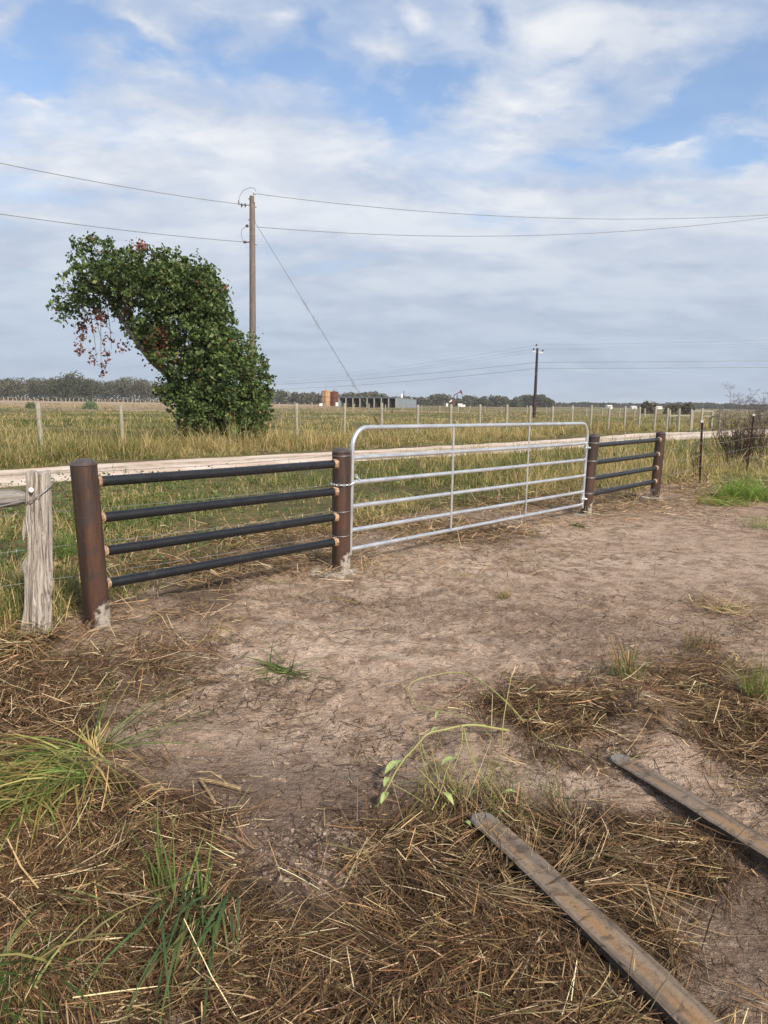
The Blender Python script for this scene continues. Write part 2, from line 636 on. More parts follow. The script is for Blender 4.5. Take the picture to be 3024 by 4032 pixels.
def m_ground():
    m, N, o = new_mat('earth')
    co = world_co(N)
    at_ = N.n('ShaderNodeAttribute', attribute_name='Col')
    s = N.n('ShaderNodeSeparateColor')
    N.link(at_.outputs[0], s.inputs[0])
    straw, grass, damp_shade, far = s.outputs[0], s.outputs[1], s.outputs[2], at_.outputs['Alpha']
    n1 = N.noise(co, 0.9, 5, 0.6, 0.3)
    n2 = N.noise(co, 5.5, 6, 0.62, 0.4)
    n3 = N.noise(co, 38, 5, 0.65)
    n4 = N.noise(co, 170, 3, 0.6)
    dirt = N.mix(N.ramp(n2, 0.40, 0.60), (0.325, 0.218, 0.150), (0.60, 0.435, 0.315))
    dirt = N.mix(N.ramp(n1, 0.40, 0.62, 0, 0.55), dirt, (0.52, 0.374, 0.272))
    dirt = N.mix(N.ramp(n3, 0.30, 0.52, 0.5, 0.0), dirt, (0.20, 0.132, 0.092))
    dirt = N.mix(N.ramp(n4, 0.52, 0.72, 0, 0.35), dirt, (0.50, 0.385, 0.295))
    ruts = N.noise(N.mapping(co, (0, 0, 0), (0, 0, R(-12)), (1.0, 2.4, 1)), 8, 5, 0.65, 0.25)
    dirt = N.mix(N.ramp(ruts, 0.57, 0.70, 0, 0.4), dirt, (0.19, 0.128, 0.09))
    dirt = N.mix(N.math('MULTIPLY', damp_shade, N.ramp(n2, 0.3, 0.6, 0.4, 1.0)), dirt, (0.165, 0.116, 0.09))
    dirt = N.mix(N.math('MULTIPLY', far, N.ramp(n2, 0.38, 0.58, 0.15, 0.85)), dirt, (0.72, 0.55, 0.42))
    flk = N.noise(N.mapping(co, (0, 0, 0), (0, 0, R(-8)), (1.0, 1.7, 1)), 24, 5, 0.72, 0.25)
    dirt = N.mix(N.ramp(flk, 0.61, 0.67, 0, 0.5), dirt, (0.17, 0.11, 0.074))
    flk2 = N.noise(N.mapping(co, (5, 3, 0), (0, 0, R(14)), (1.0, 1.4, 1)), 14, 6, 0.72, 0.2)
    dirt = N.mix(N.ramp(flk2, 0.58, 0.66, 0, 0.5), dirt, (0.70, 0.52, 0.37))
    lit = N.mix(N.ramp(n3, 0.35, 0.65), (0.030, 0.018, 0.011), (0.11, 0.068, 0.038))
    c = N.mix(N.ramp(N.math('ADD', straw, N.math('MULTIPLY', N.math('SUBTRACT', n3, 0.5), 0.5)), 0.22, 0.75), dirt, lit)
    # pasture
    str_ = N.mapping(co, (0, 0, 0), (0, 0, R(38)), (1, 1, 1))
    f1 = N.noise(str_, 0.055, 6, 0.62, 0.3)
    f2 = N.noise(co, 0.35, 6, 0.65, 0.2)
    f3 = N.noise(co, 3.0, 5, 0.65)
    pas = N.mix(N.ramp(f1, 0.40, 0.6), (0.115, 0.125, 0.042), (0.29, 0.225, 0.105))
    pas = N.mix(N.ramp(f2, 0.42, 0.62), pas, (0.16, 0.128, 0.06))
    pas = N.mix(N.ramp(f3, 0.35, 0.6, 0.55, 0), pas, (0.075, 0.066, 0.03))
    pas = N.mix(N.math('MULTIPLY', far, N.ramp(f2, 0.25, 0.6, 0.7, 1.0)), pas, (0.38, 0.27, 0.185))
    gsel = N.ramp(N.math('ADD', grass, N.math('MULTIPLY', N.math('SUBTRACT', n3, 0.5), 0.5)), 0.3, 0.7)
    c = N.mix(gsel, c, pas)
    bh = N.math('ADD', N.math('MULTIPLY', n3, 1.0), N.math('MULTIPLY', n4, 0.45))
    bh = N.math('ADD', bh, N.math('MULTIPLY', ruts, 0.8))
    bh = N.math('SUBTRACT', bh, N.math('MULTIPLY', N.ramp(flk, 0.5, 0.7), 0.5))
    principled(N, o, c, 0.9, 0, 0.15, bh, 0.045, 0.95)
    return m


def m_road():
    m, N, o = new_mat('caliche')
    co = world_co(N)
    a = N.noise(co, 0.8, 6, 0.6, 0.4)
    b = N.noise(co, 14, 5, 0.65)
    c = N.mix(N.ramp(a, 0.4, 0.62), (0.56, 0.44, 0.345), (0.70, 0.60, 0.51))
    c = N.mix(N.ramp(b, 0.3, 0.55, 0.5, 0), c, (0.36, 0.26, 0.19))
    tt = N.n('ShaderNodeAttribute', attribute_name='Col').outputs['Fac']
    mid = N.ramp(N.math('ABSOLUTE', N.math('SUBTRACT', tt, 0.5)), 0.02, 0.16, 1, 0)
    edg = N.ramp(N.math('ABSOLUTE', N.math('SUBTRACT', tt, 0.5)), 0.36, 0.48, 0, 1)
    wear = N.math('MULTIPLY', N.math('MAXIMUM', mid, edg), N.ramp(N.noise(co, 2.5, 5, 0.65, 0.4), 0.36, 0.6, 0.1, 0.75))
    c = N.mix(wear, c, (0.27, 0.215, 0.14))
    principled(N, o, c, 0.95, 0, 0.1, b, 0.03, 0.6)
    return m


def m_rust_post():
    m, N, o = new_mat('rusty_pipe')
    co = obj_co(N)
    sp_ = N.n('ShaderNodeSeparateXYZ')
    N.link(co, sp_.inputs[0])
    st = N.noise(N.mapping(co, scale=(14, 14, 1.2)), 1.0, 6, 0.6, 0.3)
    bl = N.noise(co, 6, 5, 0.6, 0.5)
    fi = N.noise(co, 70, 4, 0.6)
    c = N.mix(N.ramp(st, 0.40, 0.68), (0.032, 0.021, 0.017), (0.088, 0.042, 0.025))
    c = N.mix(N.ramp(bl, 0.47, 0.66, 0, 0.85), c, (0.036, 0.030, 0.029))
    fs_ = N.noise(N.mapping(co, scale=(55, 55, 2.5)), 1.0, 5, 0.65)
    c = N.mix(N.ramp(fs_, 0.56, 0.70, 0, 0.6), c, (0.115, 0.052, 0.026))
    c = N.mix(N.ramp(fs_, 0.30, 0.42, 0.6, 0), c, (0.020, 0.015, 0.013))
    ring = N.noise(N.mapping(co, scale=(3, 3, 45)), 1.0, 3, 0.5)
    c = N.mix(N.ramp(ring, 0.68, 0.74, 0, 0.55), c, (0.24, 0.10, 0.04))
    c = N.mix(N.ramp(fi, 0.6, 0.75, 0, 0.5), c, (0.22, 0.10, 0.05))
    # dried concrete splashed up the foot
    edge = N.math('ADD', sp_.outputs[2], N.math('MULTIPLY', N.math('SUBTRACT', N.noise(co, 9, 4, 0.6), 0.5), 0.60))
    edge = N.math('SUBTRACT', edge, N.math('MULTIPLY', sp_.outputs[0], 1.5))
    k = N.ramp(edge, -0.01, 0.07, 0.9, 0.0)
    c = N.mix(k, c, N.mix(fi, (0.27, 0.24, 0.20), (0.44, 0.40, 0.35)))
    rg = N.math('ADD', 0.42, N.math('MULTIPLY', k, 0.45))
    principled(N, o, c, rg, 0.0, 0.5, fi, 0.003, 0.3)
    return m


def m_black():
    m, N, o = new_mat('black_pipe')
    co = world_co(N)
    a = N.noise(co, 9, 6, 0.65, 0.4)
    b = N.noise(co, 80, 4, 0.6)
    c = N.mix(N.ramp(b, 0.62, 0.78, 0, 0.5), (0.011, 0.012, 0.014), (0.09, 0.085, 0.08))
    c = N.mix(N.ramp(a, 0.60, 0.76, 0, 0.7), c, (0.055, 0.055, 0.056))
    principled(N, o, c, N.ramp(a, 0.3, 0.7, 0.22, 0.46), 0, 0.5, b, 0.002, 0.2)
    return m


def m_galv():
    m, N, o = new_mat('galvanised_steel')
    co = world_co(N)
    a = N.noise(co, 5, 5, 0.6, 0.3)
    v = N.n('ShaderNodeTexVoronoi')
    N.put(v.inputs[0], co)
    v.inputs['Scale'].default_value = 90
    c = N.mix(N.ramp(a, 0.35, 0.65), (0.62, 0.65, 0.67), (0.76, 0.78, 0.79))
    c = N.mix(0.12, c, v.outputs[1])
    principled(N, o, c, N.ramp(a, 0.3, 0.7, 0.24, 0.38), 0.75, 0.5)
    return m


def m_oldwood(name, c0, c1, dark, sc=1.0, axis=2):
    m, N, o = new_mat(name)
    co = obj_co(N)
    s = [34 * sc, 34 * sc, 34 * sc]
    s[axis] = 1.6 * sc
    g = N.noise(N.mapping(co, scale=tuple(s)), 1.0, 7, 0.65, 0.6)
    b = N.noise(co, 5 * sc, 5, 0.6, 0.3)
    c = N.mix(N.ramp(g, 0.32, 0.68), c0, c1)
    s2 = [110 * sc, 110 * sc, 110 * sc]
    s2[axis] = 4.0 * sc
    g2 = N.noise(N.mapping(co, scale=tuple(s2)), 1.0, 5, 0.65, 0.4)
    c = N.mix(N.ramp(g2, 0.36, 0.50, 0.7, 0), c, dark)
    c = N.mix(N.ramp(g, 0.28, 0.42, 0.95, 0), c, dark)
    c = N.mix(N.ramp(b, 0.55, 0.72, 0, 0.5), c, (0.33, 0.25, 0.17))
    principled(N, o, c, 0.85, 0, 0.2, N.math('ADD', g, N.math('MULTIPLY', g2, 0.5)), 0.02, 1.0)
    return m


def m_plain(name, col, rough=0.6, metal=0.0, var=0.25, sc=8.0, col2=None):
    m, N, o = new_mat(name)
    co = world_co(N)
    a = N.noise(co, sc, 5, 0.6, 0.3)
    c2 = col2 or tuple(x * (1 - var) for x in col)
    principled(N, o, N.mix(N.ramp(a, 0.35, 0.65), col, c2), rough, metal, 0.4, a, 0.004, 0.3)
    return m


def m_tine():
    m, N, o = new_mat('worn_tine')
    co = obj_co(N)          # x runs along the tine, y across
    sp_ = N.n('ShaderNodeSeparateXYZ')
    N.link(co, sp_.inputs[0])
    st = N.noise(N.mapping(co, scale=(2.2, 26, 8)), 1.0, 6, 0.62, 0.5)
    bl = N.noise(co, 7, 5, 0.62, 0.5)
    c = N.mix(N.ramp(st, 0.36, 0.64), (0.10, 0.078, 0.06), (0.235, 0.178, 0.13))
    c = N.mix(N.ramp(bl, 0.47, 0.6, 0, 0.55), c, (0.19, 0.155, 0.125))
    mid = N.math('ABSOLUTE', sp_.outputs[1])
    band = N.ramp(N.math('ADD', mid, N.math('MULTIPLY', N.math('SUBTRACT', bl, 0.5), 0.03)), 0.014, 0.034, 0.75, 0)
    c = N.mix(N.math('MULTIPLY', band, N.ramp(N.noise(N.mapping(co, scale=(1.2, 9, 1)), 1.0, 3), 0.44, 0.6)), c, (0.29, 0.165, 0.075))
    bl2 = N.noise(co, 16, 5, 0.65, 0.8)
    c = N.mix(N.ramp(bl2, 0.52, 0.64, 0, 0.7), c, (0.075, 0.058, 0.046))
    c = N.mix(N.ramp(bl2, 0.30, 0.40, 0.5, 0), c, (0.27, 0.225, 0.18))
    tip = N.ramp(sp_.outputs[0], 0.02, 0.10, 0.8, 0)
    c = N.mix(tip, c, (0.22, 0.215, 0.205))
    dots = N.noise(co, 55, 4, 0.6)
    c = N.mix(N.ramp(dots, 0.30, 0.42, 0.6, 0), c, (0.07, 0.052, 0.04))
    nrm = N.n('ShaderNodeNewGeometry').outputs['Normal']
    principled(N, o, c, 0.85, 0.0, 0.08, dots, 0.006, 0.6)
    return m


M['earth'] = m_ground()
M['road'] = m_road()
M['rust'] = m_rust_post()
M['black'] = m_black()
M['galv'] = m_galv()
M['oldwood'] = m_oldwood('weathered_post', (0.30, 0.255, 0.215), (0.58, 0.52, 0.45), (0.07, 0.055, 0.044))
M['oldrail'] = m_oldwood('weathered_rail', (0.19, 0.17, 0.155), (0.36, 0.33, 0.30), (0.12, 0.10, 0.09), 1.0, 0)
M['pinepost'] = m_oldwood('treated_post', (0.27, 0.25, 0.19), (0.41, 0.385, 0.31), (0.15, 0.13, 0.10))
M['pole'] = m_oldwood('pole_wood', (0.15, 0.122, 0.105), (0.21, 0.175, 0.15), (0.09, 0.072, 0.06), 0.6)
M['darkpole'] = m_oldwood('creosote_pole', (0.035, 0.026, 0.03), (0.06, 0.045, 0.05), (0.02, 0.016, 0.018), 0.6)
M['bark'] = m_oldwood('bark', (0.15, 0.13, 0.105), (0.27, 0.24, 0.20), (0.08, 0.066, 0.052), 0.4)
M['tine'] = m_tine()
M['tine_side'] = m_plain('tine_edge', (0.075, 0.066, 0.058), 0.75, 0.0, 0.5, 20)
M['weld'] = m_plain('ground_weld', (0.50, 0.35, 0.21), 0.55, 0, 0.5, 60, (0.16, 0.08, 0.05))
M['wire'] = m_plain('fence_wire', (0.34, 0.34, 0.33), 0.5, 0.6)
M['cable'] = m_plain('line_cable', (0.27, 0.28, 0.30), 0.6, 0.3)
M['concrete'] = m_plain('spilled_concrete', (0.47, 0.40, 0.33), 0.9, 0, 0.4, 25)
M['insul'] = m_plain('porcelain', (0.09, 0.065, 0.065), 0.3)
M['insul_white'] = m_plain('pale_porcelain', (0.7, 0.7, 0.68), 0.3)
M['tpost'] = m_plain('t_post_paint', (0.060, 0.024, 0.018), 0.6, 0, 0.4, 20)
M['white'] = m_plain('white_paint', (0.78, 0.77, 0.74), 0.5, 0, 0.1)
M['tank_y'] = m_oldwood('rusted_tank', (0.36, 0.19, 0.085), (0.50, 0.33, 0.17), (0.22, 0.075, 0.035), 0.07)
M['tank_r'] = m_oldwood('red_tank', (0.10, 0.034, 0.024), (0.155, 0.055, 0.038), (0.06, 0.022, 0.016), 0.07)
M['tin'] = m_plain('corrugated_tin', (0.24, 0.275, 0.31), 0.5, 0.3, 0.15, 1.5)
M['jack'] = m_plain('pumpjack_red', (0.13, 0.028, 0.028), 0.5, 0, 0.3, 1.0)
M['jack_dark'] = m_plain('pumpjack_dark', (0.035, 0.028, 0.03), 0.6)
M['rustguard'] = m_plain('guy_guard_rust', (0.16, 0.09, 0.06), 0.8, 0, 0.4, 15)

# ------------------------------------------------------------------ ground sheet


def axis_lines(a, b, step, far_lo, far_hi, grow=1.085):
    core = list(np.arange(a, b, step))
    s, x = step, core[-1]
    hi = []
    while x < far_hi:
        s *= grow
        x += s
        hi.append(x)
    s, x = step, core[0]
    lo = []
    while x > far_lo:
        s *= grow
        x -= s
        lo.append(x)
    return np.array(lo[::-1] + core + hi)


xs = axis_lines(-2.0, 2.4, 0.016, -4000, 4000)
ys = axis_lines(1.3, 5.2, 0.016, -300, 6000, 1.06)
GX, GY = np.meshgrid(xs, ys)
gx, gy = GX.ravel(), GY.ravel()
gz = H(gx, gy)
gd, gs = fence_d(gx, gy), fence_s(gx, gy)


def grass_amount(x, y):
    """1 where living grass covers the ground, 0 on the bare dirt"""
    d, s = fence_d(x, y), fence_s(x, y)
    n = fbm(x * 0.8, y * 0.8, 77, 3) - 0.5
    start = np.interp(s, [-6, -1.0, 0.2, 2.0, 3.0, 6.5, 7.8, 10, 12.5, 20], [-0.6, 0.3, 0.5, 0.6, 1.6, 1.5, 1.0, 1.0, 0.8, -3.5])
    g = sst(-0.4, 0.7, d - start + n * 1.6)
    return g


ga = grass_amount(gx, gy)
st = soft_blobs(gx, gy, STRAW) * (0.55 + 0.9 * fbm(gx * 3, gy * 3, 5, 3))
st = np.maximum(st, 0.55 * sst(0.5, 0.7, fbm(gx * 0.7, gy * 0.7, 91, 3)) * sst(2.2, 0.2, np.abs(gd - 0.3)) * sst(-2, 1, gs))
st = np.clip(st * (1 - ga), 0, 1)
dm = np.clip(blobs(gx, gy, DAMP_SHADE) * (0.5 + fbm(gx * 2, gy * 2, 15, 3)), 0, 1) * (1 - ga)
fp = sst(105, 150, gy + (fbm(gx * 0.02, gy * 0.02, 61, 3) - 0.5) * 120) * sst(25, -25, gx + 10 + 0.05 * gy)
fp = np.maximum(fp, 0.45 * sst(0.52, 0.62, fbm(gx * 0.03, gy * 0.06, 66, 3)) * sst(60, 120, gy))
pale = soft_blobs(gx, gy, PALE) * (0.3 + 1.1 * sst(0.35, 0.62, fbm(gx * 1.4, gy * 1.4, 401, 3)))
fp = np.where(ga < 0.5, np.clip(pale, 0, 1), fp)
nx, ny = len(xs), len(ys)
ii = np.arange((ny - 1) * (nx - 1))
rr, cc = ii // (nx - 1), ii % (nx - 1)
k0 = rr * nx + cc
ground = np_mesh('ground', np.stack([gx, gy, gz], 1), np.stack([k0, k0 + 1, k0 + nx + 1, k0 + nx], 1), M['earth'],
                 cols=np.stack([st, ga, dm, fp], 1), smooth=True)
tag(ground, 'bare brown dirt and pasture running to the horizon', kind='structure')

# ------------------------------------------------------------------ road
FAR_E = [(-900, 1935), (0, 1853), (377, 1828), (1100, 1790), (2024, 1740), (2620, 1702), (3024, 1689), (3600, 1676)]
NEAR_E = [(-900, 2030), (0, 1926), (380, 1884), (1100, 1832), (2024, 1786), (2620, 1738), (3024, 1713), (3600, 1695)]


def resample(pts, n):
    p = np.array([[v.x, v.y] for v in pts])
    t = np.concatenate([[0], np.cumsum(np.hypot(*np.diff(p, axis=0).T))])
    q = np.linspace(0, t[-1], n)
    return np.stack([np.interp(q, t, p[:, 0]), np.interp(q, t, p[:, 1])], 1)


RN = 240
fe, ne = resample([gp(*p) for p in FAR_E], RN), resample([gp(*p) for p in NEAR_E], RN)
for arr, sd in ((fe, 3), (ne, 8)):
    wob = (fbm(np.arange(RN) * 0.35, np.zeros(RN) + sd, sd, 3) - 0.5) * 0.9
    arr[:, 1] += wob * (0.5 + 0.5 * (arr[:, 1] > 20))
KW = 10
rv = []
for i in range(RN):
    for j in range(KW + 1):
        t = j / KW
        x, y = ne[i] * (1 - t) + fe[i] * t
        rise = 0.035 * min(1, 4 * min(t, 1 - t)) - 0.018 * math.exp(-((t - 0.27) / 0.1) ** 2) - 0.018 * math.exp(-((t - 0.73) / 0.1) ** 2)
        rv.append((x, y, rise))
rv = np.array(rv)
edge = np.tile(np.array([1.0 if j in (0, KW) else 0.0 for j in range(KW + 1)]), RN)
rv[:, 2] += H(rv[:, 0], rv[:, 1]) + 0.022 - edge * 0.05
ii = np.arange((RN - 1) * KW)
r_, c_ = ii // KW, ii % KW
k0 = r_ * (KW + 1) + c_
road = np_mesh('road', rv, np.stack([k0, k0 + 1, k0 + KW + 2, k0 + KW + 1], 1), M['road'], smooth=True, cols=np.repeat(np.tile(np.arange(KW + 1) / KW, RN)[:, None], 3, 1))
tag(road, 'pale caliche ranch road crossing behind the gate', kind='structure')
road_mid = resample([gp(*p) for p in [((a[0] + b[0]) / 2, (a[1] + b[1]) / 2) for a, b in zip(FAR_E, NEAR_E)]], RN)


def road_sd(x, y):
    """signed distance-like: <0 before the near edge, 0..1 on the road, >1 beyond; also metres beyond the far edge"""
    yn = np.interp(x, ne[:, 0], ne[:, 1])
    yf = np.interp(x, fe[:, 0], fe[:, 1])
    return yn, yf


# ------------------------------------------------------------------ pipe fence panels and gate
UP = Vector((0, 0, 1))
RAIL_Z = (0.30, 0.54, 0.785, 1.045)


def pipe_post(root, foot, top, rad, concrete_yaw):
    foot, top = Vector(foot), Vector(top)
    ax = (top - foot).normalized()
    h = (top - foot).length
    b = MB().lathe(foot - ax * 0.10, ax, [(0, rad), (0.10, rad), (0.4, rad), (0.8, rad), (h + 0.10 - 0.045, rad)], 32)
    o = b.build('post', M['rust'], root, origin=foot)
    # turn the smear of concrete towards one side
    for v in o.data.vertices:
        v.co.rotate(Matrix.Rotation(-concrete_yaw, 3, 'Z'))
    o.rotation_euler.z = concrete_yaw
    cp = MB().lathe(top - ax * 0.047, ax, [(0, rad + 0.002), (0.004, rad + 0.004), (0.010, rad * 0.985), (0.024, rad * 0.90), (0.036, rad * 0.72), (0.044, rad * 0.45), (0.048, rad * 0.1)], 32)
    cp.build('post_cap', M['cap'], root)
    return o


M['cap'] = m_plain('post_cap_steel', (0.075, 0.062, 0.06), 0.42, 0.0, 0.5, 14, (0.05, 0.03, 0.022))


def panel(label, A, B, topA, topB, rad, r_rail, yawA, yawB, zs=RAIL_Z):
    root = thing('pipe_fence_panel', (A + B) / 2, label, 'fence panel', 'pipe fence panels beside the gate')
    pipe_post(root, A, topA, rad, yawA)
    pipe_post(root, B, topB, rad, yawB)
    axA, axB = (topA - A).normalized(), (topB - B).normalized()
    for z in zs:
        a = A + axA * (z / axA.z)
        b = B + axB * (z / axB.z)
        d = (b - a).normalized()
        mid = (a + b) / 2 + Vector((0, 0, random.uniform(-.004, .004)))
        ra = MB().tube([a + d * (rad * 0.8), mid, b - d * (rad * 0.8)], r_rail, 20).build('rail', M['black'], root)
        for e, s in ((a, 1), (b, -1)):
            w = MB().lathe(e + d * s * (rad - 0.012), d * s, [(0, r_rail + 0.016), (0.012, r_rail + 0.010), (0.026, r_rail + 0.0025), (0.034, r_rail + 0.001)], 20)
            w.build('weld', M['weld'], ra)
    return root


H1 = Vector((P1.x, P1.y, Hs(P1.x, P1.y)))
H2 = Vector((P2.x, P2.y, Hs(P2.x, P2.y)))
H3 = Vector((P3.x, P3.y, Hs(P3.x, P3.y)))
H4 = Vector((P4.x, P4.y, Hs(P4.x, P4.y)))
T1, T2, T3, T4 = at(327, 1806, P1.y - 0.02), at(1345, 1762, P2.y), at(2341, 1708, P3.y), at(2603, 1698, P4.y)
panel_l = panel('four black rails between rusty brown steel posts, left of the gate', H1, H2, T1, T2, 0.089, 0.0375, R(-10), R(-20))
panel_r = panel('short panel of four black rails between brown steel posts, right of the gate', H3, H4, T3, T4, 0.084, 0.0365, R(-15), R(170))

# concrete spilled around the posts
for (P, rr0, lab) in ((H2, 0.27, 'pale splash of concrete on the dirt around the latch post'), (H4, 0.22, 'grey concrete splash on the dirt around the farthest steel post'),
                      (H3, 0.15, 'small concrete splash at the foot of the hinge post')):
    n = 40
    vs, fs = [], []
    for k in range(4):
        for j in range(n):
            a = 2 * math.pi * j / n
            r = (0.086 + (rr0 - 0.086) * (k / 3.0) * (0.55 + 0.9 * fbm(np.array([math.cos(a) * 1.5 + P.x]), np.array([math.sin(a) * 1.5]), 3, 3)[0])) * (1.25 if math.cos(a) < 0.3 else 0.8)
            x, y = P.x + math.cos(a) * r, P.y + math.sin(a) * r * 0.95
            vs.append((x, y, Hs(x, y) + (0.010, 0.008, 0.006, -0.006)[k]))
    for k in range(3):
        for j in range(n):
            fs.append((k * n + j, k * n + (j + 1) % n, (k + 1) * n + (j + 1) % n, (k + 1) * n + j))
    o = MB().add(vs, fs).build('concrete_spill', M['concrete'])
    tag(o, lab, 'concrete', 'concrete spills at the steel posts')

# ---- the gate
gl_b, gr_b = at(1377, 2184, P2.y + 0.12), at(2292, 2000, P3.y - 0.10)
gl_t, gr_t = at(1390, 1684, P2.y + 0.12), at(2316, 1667, P3.y - 0.10)
gate = thing('farm_gate', (gl_b + gr_b) / 2 - Vector((0, 0, 0.1)), 'galvanised six bar tube gate with rounded top corners', 'gate')


def gpt(s, t):
    """s along the gate 0..1, t up 0..1"""
    a, b = gl_b.lerp(gr_b, s), gl_t.lerp(gr_t, s)
    return a.lerp(b, t)


GL = (gr_b - gl_b).length
GH = (gl_t - gl_b).length
rc = 0.19
path = [gpt(0, 0)]
for k in range(0, 11):
    a = math.pi / 2 * k / 10
    path.append(gpt((rc - rc * math.cos(a)) / GL, 1 - (rc - rc * math.sin(a)) / GH))
for k in range(10, -1, -1):
    a = math.pi / 2 * k / 10
    path.append(gpt(1 - (rc - rc * math.cos(a)) / GL, 1 - (rc - rc * math.sin(a)) / GH))
path.append(gpt(1, 0))
MB().tube(path, 0.0225, 16).build('frame', M['galv'], gate)
lz = [(2160, 1988), (2085, 1936), (1991, 1872), (1896, 1809), (1800, 1745)]
for (yl, yr) in lz:
    tl, tr = (2184 - yl) / (2184 - 1684), (2000 - yr) / (2000 - 1667)
    t = (tl + tr) / 2
    MB().tube([gpt(0, t), gpt(0.5, t) - Vector((0, 0, 0.004)), gpt(1, t)], 0.0215, 14).build('bar', M['galv'], gate)
gdir = (gr_b - gl_b).normalized()
gn = Vector((gdir.y, -gdir.x, 0))
for (pxx) in (1775, 2070):
    # where the strap stands along the gate
    s = min((abs(((lambda q: 1512 + FPX * (RM.T @ (np.array(q) - np.array([0, 0, CAM_Z])))[0] / -(RM.T @ (np.array(q) - np.array([0, 0, CAM_Z])))[2])(gpt(s_, 0.5))) - pxx), s_) for s_ in np.linspace(0.2, 0.8, 241))[1]
    a, b = gpt(s, 0.055), gpt(s, 0.985)
    MB().box((a + b) / 2 + gn * 0.024, (0.030, 0.006, (b - a).length), (gdir, gn, UP)).build('strap', M['galv'], gate, smooth=False)
# hinges: eye bolt through the post and pin clamp round the frame
for tt in (0.72, 0.115):
    c = gpt(1, tt)
    pax = H3 + (T3 - H3).normalized() * ((c.z - H3.z))
    hg = MB().lathe(c - UP * 0.032, UP, [(0, 0.032), (0.064, 0.032)], 16).build('hinge', M['galv'], gate)
    dirp = (pax - c)
    dirp.z = 0
    dirp.normalize()
    MB().tube([c + dirp * 0.02, c + dirp * 0.085], 0.010, 10).build('hinge_bolt', M['galv'], hg)
    MB().torus(c + gn * 0.045 - UP * 0.005, UP, 0.022, 0.008, 14, 6).build('hinge_eye', M['galv'], hg)
    MB().tube([c - gdir * 0.075 + gn * 0.01, c - gdir * 0.02 + gn * 0.01], 0.011, 8).build('clamp_bolt', M['galv'], hg)
    MB().lathe(c - gdir * 0.075 + gn * 0.01, gdir, [(0, 0.02), (0.014, 0.02)], 6).build('nut', M['galv'], hg)

# ---- chain holding the gate to the latch post
axp = (T2 - H2).normalized()
zc = at(1343, 1902, P2.y).z
pc = H2 + axp * (zc - H2.z)
uc = gpt(0, (zc - gl_b.z) / GH)
loop = []
rp = 0.089 + 0.012
dv = (uc - pc)
dv.z = 0
base_a = math.atan2(dv.y, dv.x)
for k in range(25):
    a = base_a + R(48) + (2 * math.pi - R(96)) * k / 24
    loop.append(pc + Vector((math.cos(a) * rp, math.sin(a) * rp, 0.010 * math.sin(a * 1.0))))
fr = uc + dv.normalized() * 0.034
perp = Vector((-dv.y, dv.x, 0)).normalized()
loop = [fr + perp * 0.012] + [loop[0].lerp(fr + perp * 0.03, 0.5)] + loop + [loop[-1].lerp(fr - perp * 0.03, 0.5), fr - perp * 0.012]
chain = thing('gate_chain', pc, 'silver chain looped around the latch post and the gate end', 'chain')
pl = resample([Vector((p.x, p.y, 0)) for p in loop], 27)
lz_ = np.interp(np.linspace(0, 1, 27), np.linspace(0, 1, len(loop)), [p.z for p in loop])
for k in range(26):
    a = Vector((*pl[k], lz_[k]))
    b = Vector((*pl[k + 1], lz_[k + 1]))
    d = (b - a).normalized()
    ax = UP if k % 2 else d.cross(UP).normalized()
    ax = (ax - d * ax.dot(d)).normalized()
    MB().torus((a + b) / 2, ax, 0.0095, 0.0036, 12, 6, (d, 1.75)).build('link', M['galv'], chain)
kn = fr + gdir * 0.05 + Vector((0, 0, 0.01))
for k in range(5):
    a = kn + Vector((random.uniform(-.02, .03), random.uniform(-.02, .02), 0.014 * k - 0.01))
    MB().torus(a, Vector((random.uniform(-1, 1), random.uniform(-1, 1), random.uniform(-1, 1))), 0.0115, 0.004, 12, 6, None).build('link', M['galv'], chain)

# ---- wire ties wound round the steel posts, wires running off behind the panels


def wrap(mb, foot, top, z, rad, turns=1.6, r=0.0024):
    ax = (top - foot).normalized()
    u = Vector((1, 0, 0))
    w = ax.cross(u).normalized()
    n = int(30 * turns)
    pts = []
    for k in range(n):
        a = 2 * math.pi * turns * k / n
        pts.append(foot + ax * (z + 0.011 * turns * k / n + 0.004 * math.sin(a)) + (u * math.cos(a) + w * math.sin(a)) * (rad + r))
    mb.tube(pts, r, 5)


def barbed(mb, pts, r, barb=0.0):
    mb.tube(pts, r, 5)
    if barb:
        for a, b in zip(pts[:-1], pts[1:]):
            L = (b - a).length
            n = int(L / barb)
            for k in range(n):
                p = a.lerp(b, (k + 0.5) / n)
                d = Vector((random.uniform(-1, 1), random.uniform(-1, 1), random.uniform(-1, 1))).normalized() * 0.013
                mb.tube([p - d, p + d], r * 0.8, 3)


def sagline(a, b, sag, n=12):
    a, b = Vector(a), Vector(b)
    return [a.lerp(b, k / n) - UP * sag * 4 * (k / n) * (1 - k / n) for k in range(n + 1)]


W0 = gp(150, 2482)
FE3 = (P2 - P1).normalized()
wl = thing('barbed_wire', (P1 + P2) / 2, 'thin barbed wire strands behind the left rails, tied round the latch post', 'wire')
for z in (0.35, 0.585, 0.84, 1.115):
    mb = MB()
    axp = (T2 - H2).normalized()
    wrap(mb, H2, T2, z, 0.089)
    a = H2 + axp * z + FN * 0.09
    b = Vector((W0.x, W0.y, z - 0.02)) + FN * 0.10
    c = b - FE3 * 4.0 + UP * 0.03
    barbed(mb, [a] + sagline(a, b, 0.02, 6)[1:] + [c], 0.0022, 0.14)
    mb.build('strand', M['wire'], wl)
TP1, TP2 = gp(2752, 1904), None
d1 = ray(2957, 1640)
